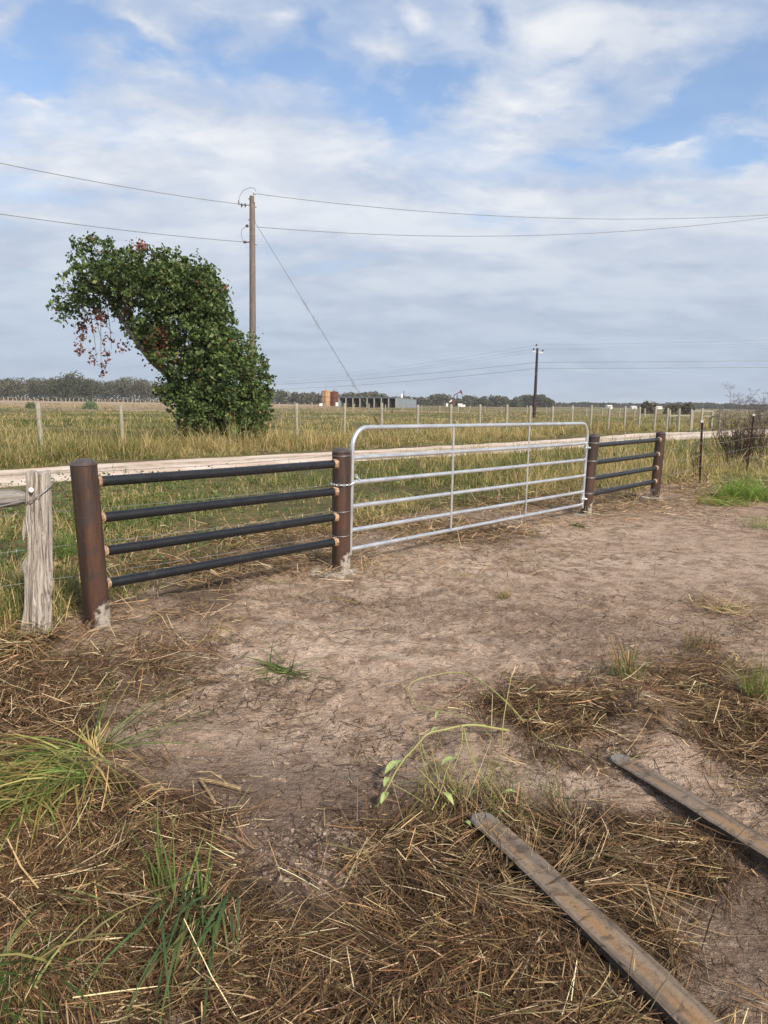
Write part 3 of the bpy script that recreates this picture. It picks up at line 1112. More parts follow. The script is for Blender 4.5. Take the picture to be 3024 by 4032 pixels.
# second T post stands where its bearing meets the fence line
aa = np.array([[d1[0], -FE.x], [d1[1], -FE.y]])
sol = np.linalg.solve(aa, np.array([TP1.x, TP1.y]))
TP2 = Vector((d1[0] * sol[0], d1[1] * sol[0], 0))
d2 = ray(2955, 1640)
TP2 = TP1 + (TP2 - TP1)
wr = thing('barbed_wire', P4 + FE, 'thin barbed wire strands running from the right panel past the slim dark posts', 'wire')
for z in (0.34, 0.58, 0.83, 1.10):
    mb = MB()
    wrap(mb, H3, T3, z - 0.02, 0.084, 2.2, 0.003)
    a = H3 + (T3 - H3).normalized() * z + FN * 0.088
    b = H4 + (T4 - H4).normalized() * z + FN * 0.088
    p = [a, b] + sagline(b, TP1 + UP * (z + 0.04), 0.03, 5)[1:] + sagline(TP1 + UP * (z + 0.04), TP2 + UP * (z + 0.06), 0.04, 5)[1:]
    p += sagline(TP2 + UP * (z + 0.06), TP2 + FE * 9 + UP * (z + 0.06), 0.05, 5)[1:]
    barbed(mb, p, 0.0024, 0.16)
    mb.build('strand', M['wire'], wr)

# ---- slim steel T posts
for (P, top, lab) in ((TP1, at(2762, 1657, TP1.y), 'slim dark steel fence post with white tip, nearest the right panel'), (TP2, at(2966, 1632, TP2.y), 'slim dark steel fence post with white tip among the dead weeds')):
    P = Vector((P.x, P.y, Hs(P.x, P.y)))
    root = thing('steel_stake', P, lab, 'post', 'slim steel fence posts on the right')
    ax = (top - P).normalized()
    u = Vector((FE.x, FE.y, 0))
    v = ax.cross(u).normalized()
    u = v.cross(ax)
    h = (top - P).length
    mb = MB()
    mb.box(P + ax * (h / 2 - 0.2), (0.042, 0.006, h + 0.34), (u, v, ax))
    mb.box(P + ax * (h / 2 - 0.2) - v * 0.019, (0.007, 0.033, h + 0.34), (u, v, ax))
    for k in range(int(h / 0.06)):
        mb.box(P + ax * (0.03 + k * 0.06) + v * 0.006, (0.014, 0.010, 0.02), (u, v, ax))
    mb.build('stem', M['tpost'], root, smooth=False)
    MB().box(top - ax * 0.012, (0.046, 0.012, 0.05), (u, v, ax)).box(top - ax * 0.012 - v * 0.022, (0.012, 0.036, 0.05), (u, v, ax)).build('white_tip', M['white'], root, smooth=False)
    for z in (0.38, 0.62, 0.87, 1.14):
        MB().torus(P + ax * z, ax, 0.028, 0.003, 12, 5).build('wire_clip', M['wire'], root)

# ------------------------------------------------------------------ old wooden post and rail on the left


def gnarled(foot, top, rx, ry, name, mat, root, seed, grooves=1.0, nh=90, ns=120, bulges=(), cracks=()):
    foot, top = Vector(foot), Vector(top)
    ax = (top - foot).normalized()
    u = Vector((1, 0, 0))
    w = ax.cross(u).normalized()
    u = w.cross(ax)
    h = (top - foot).length
    vs = []
    hh, aa_ = np.meshgrid(np.linspace(0, 1, nh), np.linspace(0, 2 * math.pi, ns, endpoint=False), indexing='ij')
    sx, sy = np.cos(aa_), np.sin(aa_)
    sq = (np.abs(sx) ** 3.2 + np.abs(sy) ** 3.2) ** (-1 / 3.2)
    grain = fbm(aa_ * 3.2 + 50, hh * 2.2 + seed, seed, 4)
    grain = np.where(aa_ > 5.6, grain * (2 * math.pi - aa_) / 0.68 + fbm(np.zeros_like(aa_) + 50, hh * 2.2 + seed, seed, 4) * (1 - (2 * math.pi - aa_) / 0.68), grain)
    groove = sst(0.42, 0.30, fbm(aa_ * 5.0 + 9, hh * 1.1 + seed * 3, seed + 5, 2)) * sst(0, 0.5, aa_) * sst(6.28, 5.8, aa_)
    big = fbm(np.cos(aa_) + 7, hh * 3.0 + seed, seed + 2, 3) - 0.5
    rad = sq * (1 + 0.26 * (grain - 0.5) + 0.42 * big - 0.36 * grooves * groove)
    for (bh, ba, bs, bw) in bulges:
        dd = ((hh - bh) / bs) ** 2 + (np.angle(np.exp(1j * (aa_ - ba))) / bw) ** 2
        rad = rad + 0.46 * np.exp(-dd) * np.sign(bs if bs else 1)
    for (h0, h1, ca, cw, cd) in cracks:
        wig = ca + 0.10 * np.sin(hh * 17 + seed) + 0.05 * np.sin(hh * 41)
        da = np.angle(np.exp(1j * (aa_ - wig)))
        rad = rad - cd * np.exp(-(da / cw) ** 2) * sst(h0 - 0.04, h0 + 0.03, hh) * sst(h1 + 0.06, h1 - 0.05, hh)
    # frayed top
    frac = sst(0.965, 1.0, hh) * (fbm(sx * 3 + 5, sy * 3 + 5, seed + 8, 2) - 0.3)
    hs = hh * h - frac * 0.05
    for i in range(nh):
        for j in range(ns):
            p = foot + ax * (hs[i, j]) + u * (sx[i, j] * rad[i, j] * rx) + w * (sy[i, j] * rad[i, j] * ry)
            vs.append(p)
    fs = [(i * ns + j, i * ns + (j + 1) % ns, (i + 1) * ns + (j + 1) % ns, (i + 1) * ns + j) for i in range(nh - 1) for j in range(ns)]
    # closing top
    c = len(vs)
    vs.append(foot + ax * (h - 0.012))
    fs += [((nh - 1) * ns + j, (nh - 1) * ns + (j + 1) % ns, c) for j in range(ns)]
    return MB().add(vs, fs).build(name, mat, root, origin=foot, sharp=60)


W0g = Vector((W0.x, W0.y, Hs(W0.x, W0.y) - 0.12))
Wtop = at(150, 1850, W0.y)
wroot = thing('wooden_post', Vector((W0.x, W0.y, Hs(W0.x, W0.y))), 'weathered grey split wooden post standing left of the steel posts', 'post')
gnarled(W0g, Wtop, 0.074, 0.070, 'timber', M['oldwood'], wroot, 4, 1.0, bulges=((0.36, R(-15), 0.07, 0.5), (0.46, R(185), 0.05, 0.6), (0.12, R(-60), 0.12, 0.8), (0.08, R(200), 0.10, 0.9)),
        cracks=((0.0, 0.30, R(-52), 0.09, 0.55), (0.0, 0.36, R(-28), 0.07, 0.45), (0.66, 0.76, R(-50), 0.10, 0.5), (0.72, 1.0, R(-95), 0.05, 0.3), (0.3, 0.62, R(-75), 0.05, 0.22), (0.4, 0.9, R(-125), 0.05, 0.2), (0.05, 0.5, R(-110), 0.045, 0.22), (0.85, 1.0, R(-65), 0.06, 0.3)))
# loose splinter of wood at the side
sp0 = Wtop - UP * 0.32 + Vector((-0.088, -0.03, 0))
MB().tube([sp0, sp0 - UP * 0.08 + Vector((-0.012, 0, 0)), sp0 - UP * 0.17 + Vector((-0.03, 0, 0))], [0.014, 0.016, 0.004], 6).build('splinter', M['oldwood'], wroot)
MB().lathe(Wtop - UP * 0.128 + Vector((-0.01, -0.085, 0)), Vector((0, -1, 0.1)), [(0, 0.016), (0.008, 0.017), (0.012, 0.008)], 10).build('nail_head', M['white'], wroot)
mb = MB()
pts = []
for k in range(40):
    a = 2 * math.pi * (k / 39) * 1.15 - 0.6
    pts.append(Wtop - UP * (0.14 + 0.075 * math.cos(a + 2.4)) + Vector((math.cos(a) * 0.096, math.sin(a) * 0.094, 0)))
mb.tube(pts, 0.0045, 6)
mb.build('tie_wire', M['wire'], wroot)
# rail running out of the picture to the left
rl_a = at(118, 1956, W0.y + 0.03)
rl_b = rl_a - Vector((1.9, 1.75, 0.02))
rroot = thing('wooden_rail', rl_a.lerp(rl_b, 0.5), 'grey weathered round rail meeting the wooden post from the left', 'rail')
ax_r = (rl_b - rl_a).normalized()
n, s_ = 26, 20
vs = []
for i in range(n):
    c = rl_a.lerp(rl_b, i / (n - 1))
    uu = Vector((0, 0, 1))
    vv = ax_r.cross(uu).normalized()
    for j in range(s_):
        a = 2 * math.pi * j / s_
        rr_ = 0.058 * (1 + 0.22 * (float(fbm(np.array([math.cos(a) * 2 + 9]), np.array([math.sin(a) * 2 + i * 0.12]), 12, 3)[0]) - 0.5) + (-0.45 if i == 0 else 0))
        vs.append(c + (uu * math.cos(a) + vv * math.sin(a)) * rr_)
fs = [(i * s_ + j, i * s_ + (j + 1) % s_, (i + 1) * s_ + (j + 1) % s_, (i + 1) * s_ + j) for i in range(n - 1) for j in range(s_)]
fs += [tuple(range(s_))[::-1], tuple((n - 1) * s_ + j for j in range(s_))]
ro = MB().add([v - rl_a for v in vs], fs)
q = Vector((1, 0, 0)).rotation_difference(ax_r)
ro.v = [q.inverted() @ v for v in ro.v]
rob = ro.build('timber', M['oldrail'], None)
rob.parent = rroot
rob.location = rl_a - wloc(rroot)
rob.rotation_mode = 'QUATERNION'
rob.rotation_quaternion = q
# slack tie wire dropping from the post to the rail's underside
tw = MB()
tw.tube(sagline(Wtop - UP * 0.20 + Vector((-0.06, -0.10, 0)), rl_a.lerp(rl_b, 0.5) - UP * 0.16 + Vector((0, -0.05, 0)), 0.02, 8), 0.004, 6)
tw.build('tie_wire', M['wire'], rroot)
# ------------------------------------------------------------------ the two fork tines


def tine(name, label, tip, far, w, rest):
    """flat steel tine: tip and a far point on its centre line (ground), width w; tapers to the tip"""
    tip, far = Vector(tip), Vector(far)
    d = (far - tip)
    L = 2.3
    d.z = 0
    d.normalize()
    s = Vector((-d.y, d.x, 0))
    root = thing(name, Vector((tip.x, tip.y, Hs(tip.x, tip.y))), label, 'fork tine', 'pair of steel fork tines')
    N = 40
    body, sides_, k = MB(), MB(), 0
    rows = []
    for i in range(N + 1):
        x = L * (i / N) ** 1.25
        ww = w * 0.5 * (0.55 + 0.45 * min(1, x / 0.035))
        th = 0.010 + 0.026 * min(1, x / 0.9)
        zt = rest + 0.018 + 0.040 * min(1, x / 0.9) + 0.004 * math.sin(x * 5)
        j = 0.0012 * math.sin(x * 37) + 0.0008 * math.sin(x * 91)
        rows.append((x, ww + j, zt, th))
    prof = []
    for (x, ww, zt, th) in rows:
        # chamfered top edges: outer low, inner high, then bottom
        prof.append([(x, -ww, zt - 0.006), (x, -ww + 0.007, zt), (x, ww - 0.007, zt), (x, ww, zt - 0.006), (x, ww - 0.003, zt - th), (x, -ww + 0.003, zt - th)])
    vt, ft, vs2, fs2 = [], [], [], []
    for p in prof:
        vt += p[0:4]
    for i in range(N):
        for a in range(3):
            ft.append((i * 4 + a, (i + 1) * 4 + a, (i + 1) * 4 + a + 1, i * 4 + a + 1))
    for p in prof:
        vs2 += [p[3], p[4], p[5], p[0]]
    for i in range(N):
        for a in range(3):
            fs2.append((i * 4 + a, (i + 1) * 4 + a, (i + 1) * 4 + a + 1, i * 4 + a + 1))
    fs2 += [(0, 1, 2, 3), (N * 4, N * 4 + 3, N * 4 + 2, N * 4 + 1)]
    ft.append((0, 1, 2, 3))
    for nm, v_, f_, mt in (('tine_face', vt, ft, M['tine']), ('tine_underside', vs2, fs2, M['tine_side'])):
        o = MB().add(v_, f_).build(nm, mt, None, sharp=30)
        o.parent = root
        o.location = (0, 0, 0)
        o.rotation_euler = (0, 0, math.atan2(d.y, d.x))
        bm = bmesh.new()
        bm.from_mesh(o.data)
        bmesh.ops.recalc_face_normals(bm, faces=bm.faces)
        if nm == 'tine_face' and sum(f.normal.z for f in bm.faces) < 0:
            bmesh.ops.reverse_faces(bm, faces=bm.faces)
        bm.to_mesh(o.data)
        bm.free()
    return root


tine('fork_tine', 'long tapered rusty brown steel tine lying over the straw, nearer the camera', gp(1880, 3192, 0.06), gp(2776, 4019, 0.10), 0.105, 0.035)
tine('fork_tine', 'long tapered rusty brown steel tine on bare dirt, farther right of the pair', gp(2420, 2978, 0.03), gp(3024, 3345, 0.06), 0.105, 0.005)

# ------------------------------------------------------------------ litter, straw and clods


def scatter(n, x0, x1, y0, y1):
    return RNG.uniform(x0, x1, n), RNG.uniform(y0, y1, n)


STRAW_COL = [(0.080, 0.047, 0.026), (0.155, 0.090, 0.047), (0.27, 0.163, 0.080), (0.44, 0.30, 0.155), (0.62, 0.49, 0.30), (0.20, 0.18, 0.06)]
STRAW_W = [6.0, 4.0, 2.2, 1.2, 0.8, 0.2]
parts = []
# thick thatch of cut stalks: sample with more points close to the camera
n = 640000
r_ = 1.25 * (9.0 / 1.25) ** RNG.uniform(0, 1, n)
aa_ = RNG.uniform(R(-37), R(37), n)
x, y = r_ * np.sin(aa_) * 1.05, r_ * np.cos(aa_)
dens = soft_blobs(x, y, STRAW) ** 1.3 * (0.12 + 1.5 * sst(0.36, 0.62, fbm(x * 2.3, y * 2.3, 5, 3)))
dens = dens * (1 - grass_amount(x, y))
keep = RNG.uniform(0, 1, n) < np.clip(dens, 0, 1) * np.clip(0.50 - 0.03 * r_, 0.12, 1)
x, y, r_ = x[keep], y[keep], r_[keep]
dd = dens[keep]
n = len(x)
thick = RNG.uniform(0, 1, n) ** 1.5 * 0.045 * np.clip(dd, 0, 1.2)
z = H(x, y) + 0.004 + thick
lay = fbm(x * 1.7, y * 1.7, 44, 2) * 11.0
head = np.where(RNG.uniform(0, 1, n) < 0.62, lay + RNG.normal(0, 0.4, n), RNG.uniform(0, 2 * math.pi, n))
ln = np.clip(RNG.lognormal(-2.6, 0.6, n), 0.02, 0.34)
wd = RNG.lognormal(-6.0, 0.38, n) * np.clip(0.75 + r_ * 0.10, 0.8, 1.6)
parts.append(ribbons(np.stack([x, y, z], 1), head, RNG.normal(0.06, 0.18, n), ln, wd, RNG.normal(0.15, 0.55, n), palette(n, STRAW_COL, STRAW_W, 0.25), 2, 0.35, RNG.normal(0, 0.7, n)))
# locks of parallel stalks lying on top of the thatch
nb_ = 9000
r_ = 1.35 * (6.5 / 1.35) ** RNG.uniform(0, 1, nb_)
aa_ = RNG.uniform(R(-37), R(37), nb_)
bx, by = r_ * np.sin(aa_) * 1.05, r_ * np.cos(aa_)
dn = soft_blobs(bx, by, STRAW) * (1 - grass_amount(bx, by))
kp = RNG.uniform(0, 1, nb_) < dn * 0.42
bx, by, r_ = bx[kp], by[kp], r_[kp]
nb_, per = len(bx), 11
bh_ = np.repeat(fbm(bx * 1.7, by * 1.7, 44, 2) * 11.0 + RNG.normal(0, 0.7, nb_), per)
bl_ = np.repeat(RNG.uniform(0.08, 0.26, nb_), per)
bw_ = np.repeat(RNG.uniform(0.008, 0.035, nb_), per)
tone_ = np.repeat(RNG.choice([0.4, 0.6, 0.85, 1.2], nb_), per)
N_ = nb_ * per
X = np.repeat(bx, per) + RNG.normal(0, 1, N_) * bw_ * -np.sin(bh_) + RNG.normal(0, 0.03, N_) * np.cos(bh_)
Y = np.repeat(by, per) + RNG.normal(0, 1, N_) * bw_ * np.cos(bh_) + RNG.normal(0, 0.03, N_) * np.sin(bh_)
cl_ = palette(N_, STRAW_COL, [2, 3, 3, 2, 1, 0.3], 0.18) * tone_[:, None]
parts.append(ribbons(np.stack([X, Y, H(X, Y) + 0.018 + RNG.uniform(0, 0.03, N_)], 1), bh_ + RNG.normal(0, 0.13, N_), RNG.normal(0.05, 0.13, N_), bl_ * RNG.uniform(0.6, 1.2, N_), RNG.lognormal(-5.95, 0.3, N_), RNG.normal(0.2, 0.3, N_), np.clip(cl_, 0.01, 0.8), 3, 0.4, RNG.normal(0, 0.6, N_)))
v, f, c = join(parts)
o = np_mesh('straw_litter', v, f, M['straw'], cols=c)
tag(o, 'brown cut straw lying in mats on the dirt', 'straw', kind='stuff')

# thin scatter of broken bits over the bare dirt
n = 90000
r_ = 1.6 * (18.0 / 1.6) ** RNG.uniform(0, 1, n)
aa_ = RNG.uniform(R(-37), R(40), n)
x, y = r_ * np.sin(aa_) * 1.05, r_ * np.cos(aa_)
cl = sst(0.42, 0.66, fbm(x * 1.6, y * 1.6, 105, 3))
keep = (RNG.uniform(0, 1, n) < (0.10 + 0.75 * cl)) & (grass_amount(x, y) < 0.5)
x, y, r_ = x[keep], y[keep], r_[keep]
n = len(x)
bc = palette(n, [(0.06, 0.038, 0.025), (0.11, 0.07, 0.045), (0.22, 0.145, 0.08), (0.44, 0.33, 0.20)], [3, 3, 1.7, 0.9], 0.2)
v, f, c = ribbons(np.stack([x, y, H(x, y) + 0.003 + RNG.uniform(0, 0.006, n)], 1), RNG.normal(0.3, 1.1, n), RNG.normal(0.03, 0.10, n), np.clip(RNG.lognormal(-3.0, 0.55, n), 0.012, 0.2),
                  RNG.uniform(0.0018, 0.004, n) * np.clip(0.7 + r_ * 0.11, 0.8, 2.2), RNG.normal(0, 0.3, n), bc, 2, 0.3, RNG.normal(0, 0.5, n))
o = np_mesh('straw_fragments', v, f, M['straw'], cols=c)
tag(o, 'scattered broken stalks and roots on bare dirt', 'straw', kind='stuff')

# clods of dry earth
CLOD = [gblob(q) for q in [(700, 1850, 150, 80, 2.4), (560, 1820, 120, 50, 0.9), (740, 1810, 70, 40, 2.0), (470, 1990, 60, 30, 0.5), (1200, 1700, 110, 60, 0.8), (1400, 1560, 110, 60, 0.5), (230, 1360, 120, 25, 0.8), (360, 1640, 60, 20, 0.5), (600, 1560, 400, 120, 0.18)]]
ico = bmesh.new()
bmesh.ops.create_icosphere(ico, subdivisions=1, radius=1.0)
iv = np.array([v.co[:] for v in ico.verts])
iff = np.array([[v.index for v in f.verts] for f in ico.faces])
ico.free()
n = 110000
r_ = 1.6 * (7.0 / 1.6) ** RNG.uniform(0, 1, n)
aa_ = RNG.uniform(R(-35), R(35), n)
x, y = r_ * np.sin(aa_), r_ * np.cos(aa_)
keep = RNG.uniform(0, 1, n) < blobs(x, y, CLOD) * 0.22 + 0.008
x, y = x[keep], y[keep]
n = len(x)
sz = np.clip(RNG.lognormal(-5.45, 0.5, n), 0.002, 0.012)
dfm = 1 + RNG.normal(0, 0.3, (n, len(iv), 1))
sc3 = RNG.uniform(0.7, 1.3, (n, 1, 3)) * np.array([1, 1, 0.65])
V = iv[None] * dfm * sc3 * sz[:, None, None] + np.stack([x, y, H(x, y) + sz * 0.2], 1)[:, None, :]
F = (iff[None] + (np.arange(n) * len(iv))[:, None, None]).reshape(-1, 3)
cc_ = palette(n, [(0.25, 0.185, 0.145), (0.33, 0.26, 0.21), (0.17, 0.12, 0.09)], [2, 0.7, 2.4], 0.15)
o = np_mesh('dirt_clods', V.reshape(-1, 3), F, M['twig'], cols=np.repeat(cc_, len(iv), 0))
tag(o, 'pale crumbled clods of dry earth', 'clods', kind='stuff')

# ------------------------------------------------------------------ grass: verge, road edge, pasture
GREEN = [(0.095, 0.132, 0.034), (0.135, 0.170, 0.047), (0.068, 0.098, 0.026), (0.24, 0.215, 0.095), (0.42, 0.335, 0.17), (0.50, 0.39, 0.22)]


def grass_stuff(name, label, x, y, hmean, wid, wts, lean=0.5, K=3, bend=0.9, cols=GREEN, jit=0.2, hs=0.35):
    n = len(x)
    h = np.clip(hmean * RNG.lognormal(0, hs, n), 0.03, 1.6)
    el = np.clip(RNG.normal(R(70), lean * 0.5, n), R(12), R(90))
    c = palette(n, cols, wts, jit)
    tip = c * np.array([1.25, 1.15, 0.95])
    return ribbons(np.stack([x, y, H(x, y) - 0.01], 1), RNG.uniform(0, 2 * math.pi, n), el, h, wid, RNG.uniform(0.1, 1.0, n) * bend, c, K, 0.92, RNG.uniform(-0.6, 0.6, n), colt=tip)


def wedge(n, r0, r1, a0=-38, a1=38):
    r = r0 * (r1 / r0) ** RNG.uniform(0, 1, n)
    a = RNG.uniform(R(a0), R(a1), n)
    return r * np.sin(a) * 1.08, r * np.cos(a), r


def tufted(x, y, per, rad):
    n = len(x)
    a = RNG.uniform(0, 6.283, (n, per))
    q = rad * np.sqrt(RNG.uniform(0, 1, (n, per))) * RNG.uniform(0.5, 1.5, (n, 1))
    return (x[:, None] + q * np.cos(a)).ravel(), (y[:, None] + q * np.sin(a)).ravel()


def tuft_grass(x, y, hm, dryp, per, rad, wid, wg, wd_, lean=0.8, bend=1.5, K=3):
    n = len(x)
    dry_ = np.repeat(RNG.uniform(0, 1, n) < dryp, per)
    hm = np.repeat(hm * RNG.lognormal(0, 0.35, n), per)
    tone_ = np.repeat(RNG.normal(1, 0.16, n), per)
    wid = np.repeat(wid, per)
    X, Y = tufted(x, y, per, rad)
    N_ = len(X)
    c = np.where(dry_[:, None], palette(N_, GREEN, wd_, 0.14), palette(N_, GREEN, wg, 0.14)) * np.clip(tone_, 0.6, 1.5)[:, None]
    h = np.clip(hm * RNG.lognormal(0, 0.3, N_), 0.03, 1.5)
    el = np.clip(RNG.normal(R(66), lean * 0.5, N_), R(8), R(90))
    return ribbons(np.stack([X, Y, H(X, Y) - 0.01], 1), RNG.uniform(0, 6.283, N_), el, h, wid, RNG.uniform(0.1, 1.0, N_) * bend, c, K, 0.92, RNG.uniform(-0.6, 0.6, N_), colt=c * np.array([1.22, 1.13, 0.95]))


# strip between the fence and the road
x, y, r_ = wedge(34000, 4.5, 46)
yn, yf = road_sd(x, y)
ga_ = grass_amount(x, y)
pat = fbm(x * 0.55, y * 0.55, 131, 3)
tl_ = (y - yn) / np.maximum(yf - yn, 0.1)
stripe = (x < -5.5) & (tl_ > 0.40) & (tl_ < 0.62)
keep = (ga_ > 0.10) & ((y < yn - 0.1) | stripe) & (RNG.uniform(0, 1, len(x)) < (0.10 + 0.75 * ga_ * sst(0.32, 0.60, pat)))
x, y, r_, pat, ga_ = x[keep], y[keep], r_[keep], pat[keep], ga_[keep]
s_ = fence_s(x, y)
d_ = fence_d(x, y)
rightish = sst(6.5, 13, s_ - 0.15 * d_)
brownp = sst(0.46, 0.62, fbm(x * 0.4, y * 0.4, 137, 3))
dry = sst(4.2, 1.0, d_) * 0.5 + 0.18 + 0.5 * brownp + 0.25 * rightish
roadside = sst(4.0, 0.5, np.interp(x, ne[:, 0], ne[:, 1]) - y)
hm = (0.05 + 0.11 * pat + 0.30 * rightish) * np.clip(0.35 + 0.30 * d_, 0.4, 1.0) * (1 - 0.8 * roadside * (1 - 0.4 * rightish))
hm = np.where(y > np.interp(x, ne[:, 0], ne[:, 1]), 0.06, hm)
hm = np.maximum(hm, 0.20 * sst(1.4, -0.4, s_) * (d_ < 6) * (0.4 + pat))
dry = dry - 0.35 * sst(1.4, -0.4, s_)
v, f, c = tuft_grass(x, y, hm, np.clip(dry, 0, 0.95), 13, 0.10, 0.0050 + 0.00042 * r_, [3.0, 3, 2.2, 1.8, 0.7, 0.2], [0.3, 0.5, 0.4, 1.5, 2.4, 2.4], 0.95, 1.8)
o = np_mesh('verge_grass', v, f, M['grass'], cols=c)
tag(o, 'green and straw coloured grass between the gate and the road', 'grass', kind='stuff')

# broad leaved weeds low in that strip
x, y, r_ = wedge(160000, 5, 30)
yn, yf = road_sd(x, y)
pat = sst(0.46, 0.62, fbm(x * 0.35 + 4, y * 0.35, 171, 3))
keep = (grass_amount(x, y) > 0.55) & (y < yn - 0.5) & (fence_s(x, y) < 9.5) & (RNG.uniform(0, 1, len(x)) < 0.05 + 0.30 * pat)
x, y, r_ = x[keep], y[keep], r_[keep]
n = len(x)
ht = RNG.uniform(0.03, 0.20, n) * (0.6 + 0.8 * fbm(x * 1.5, y * 1.5, 9, 2))
v, f, c = leaves(np.stack([x, y, H(x, y) + ht], 1), RNG.uniform(0.03, 0.065, n) * (0.9 + 0.015 * r_), palette(n, [(0.055, 0.115, 0.03), (0.085, 0.155, 0.04), (0.13, 0.19, 0.055), (0.20, 0.15, 0.06)], [2.5, 2.5, 1.2, 0.5], 0.2), 0.55)
o = np_mesh('verge_weeds', v, f, M['grass'], cols=c)
tag(o, 'low broad leaved green weeds between the gate and the road', 'weeds', kind='stuff')

# mown dry thatch just behind and beside the fence
x, y, r_ = wedge(150000, 4.5, 22)
d_, s_ = fence_d(x, y), fence_s(x, y)
k_ = np.exp(-((d_ - 1.1) / 1.2) ** 2) * sst(0.5, 1.5, s_) * sst(24, 10, s_) + 0.8 * np.exp(-((s_ - 11.5) / 2.2) ** 2 - ((d_ + 0.6) / 1.3) ** 2) + 0.5 * sst(1.0, -0.5, s_) * np.exp(-((d_) / 1.4) ** 2)
keep = RNG.uniform(0, 1, len(x)) < k_ * (0.15 + 0.9 * sst(0.35, 0.6, fbm(x * 1.2, y * 1.2, 191, 3)))
x, y, r_ = x[keep], y[keep], r_[keep]
n = len(x)
v, f, c = ribbons(np.stack([x, y, H(x, y) + 0.01 + RNG.uniform(0, 1, n) ** 2 * 0.09], 1), RNG.uniform(0, 6.283, n), RNG.normal(0.1, 0.25, n), RNG.uniform(0.08, 0.35, n), 0.003 + 0.0004 * r_, RNG.normal(0.25, 0.4, n),
                  palette(n, STRAW_COL, [1.2, 2.4, 3, 2.4, 1.2, 1.0], 0.22), 2, 0.4, RNG.normal(0, 0.6, n))
o = np_mesh('mown_thatch', v, f, M['straw'], cols=c)
tag(o, 'tan mown grass lying along the fence line', 'straw', kind='stuff')

# tall yellow grass on the far side of the road
x, y, r_ = wedge(60000, 16, 95)
yn, yf = road_sd(x, y)
b_ = (y - yf) * 0.74
tuss = sst(0.36, 0.62, fbm(x * 0.7, y * 0.7, 211, 3))
keep = (b_ > 0) & (RNG.uniform(0, 1, len(x)) < sst(-0.1, 0.5, b_) * sst(7.0, 3.2, b_) * (0.16 + 0.7 * tuss))
x, y, r_, b_, tuss = x[keep], y[keep], r_[keep], b_[keep], tuss[keep]
hm = np.interp(b_, [0, 0.7, 1.6, 3.5, 6.5], [0.05, 0.12, 0.40, 0.46, 0.26]) * (0.45 + 0.75 * tuss)
v, f, c = tuft_grass(x, y, hm, np.clip(0.82 - 0.5 * sst(0.5, 0.65, fbm(x * 0.12, y * 0.12, 219, 2)) - 0.5 * sst(1.3, 0.4, b_), 0, 1), 13, 0.16, 0.006 + 0.00036 * r_, [1.5, 2.4, 1.2, 2.6, 1.4, 0.4], [0.1, 0.3, 0.2, 1.5, 2.8, 2.6], 0.75, 1.7)
o = np_mesh('roadside_grass', v, f, M['grass'], cols=c)
tag(o, 'tall yellow grass along the far edge of the road', 'grass', kind='stuff')

# tussocky pasture beyond the wooden fence
x, y, r_ = wedge(70000, 24, 260)
yn, yf = road_sd(x, y)
b_ = (y - yf) * 0.74
t1 = fbm(x * 0.045, y * 0.10, 231, 4)
t2 = sst(0.38, 0.62, fbm(x * 0.45, y * 0.45, 241, 3))
keep = (b_ > 4.5) & (RNG.uniform(0, 1, len(x)) < 0.10 + 0.55 * t2)
x, y, r_, t1, t2 = x[keep], y[keep], r_[keep], t1[keep], t2[keep]
hm = (0.10 + 0.20 * t2) * np.interp(r_, [24, 45, 80, 260], [1.0, 0.8, 0.45, 0.32])
v, f, c = tuft_grass(x, y, hm, np.clip(0.12 + 0.85 * sst(0.60, 0.42, t1), 0, 1), 9, 0.30, 0.010 + 0.00062 * r_, [3, 2.4, 2.4, 1.6, 0.6, 0.2], [0.3, 0.6, 0.4, 1.8, 2.6, 1.8], 0.9, 1.5, 2)
o = np_mesh('pasture_grass', v, f, M['grass'], cols=c)
tag(o, 'mixed green and tan pasture grass beyond the wooden fence', 'grass', kind='stuff')

# ------------------------------------------------------------------ tufts one can point to


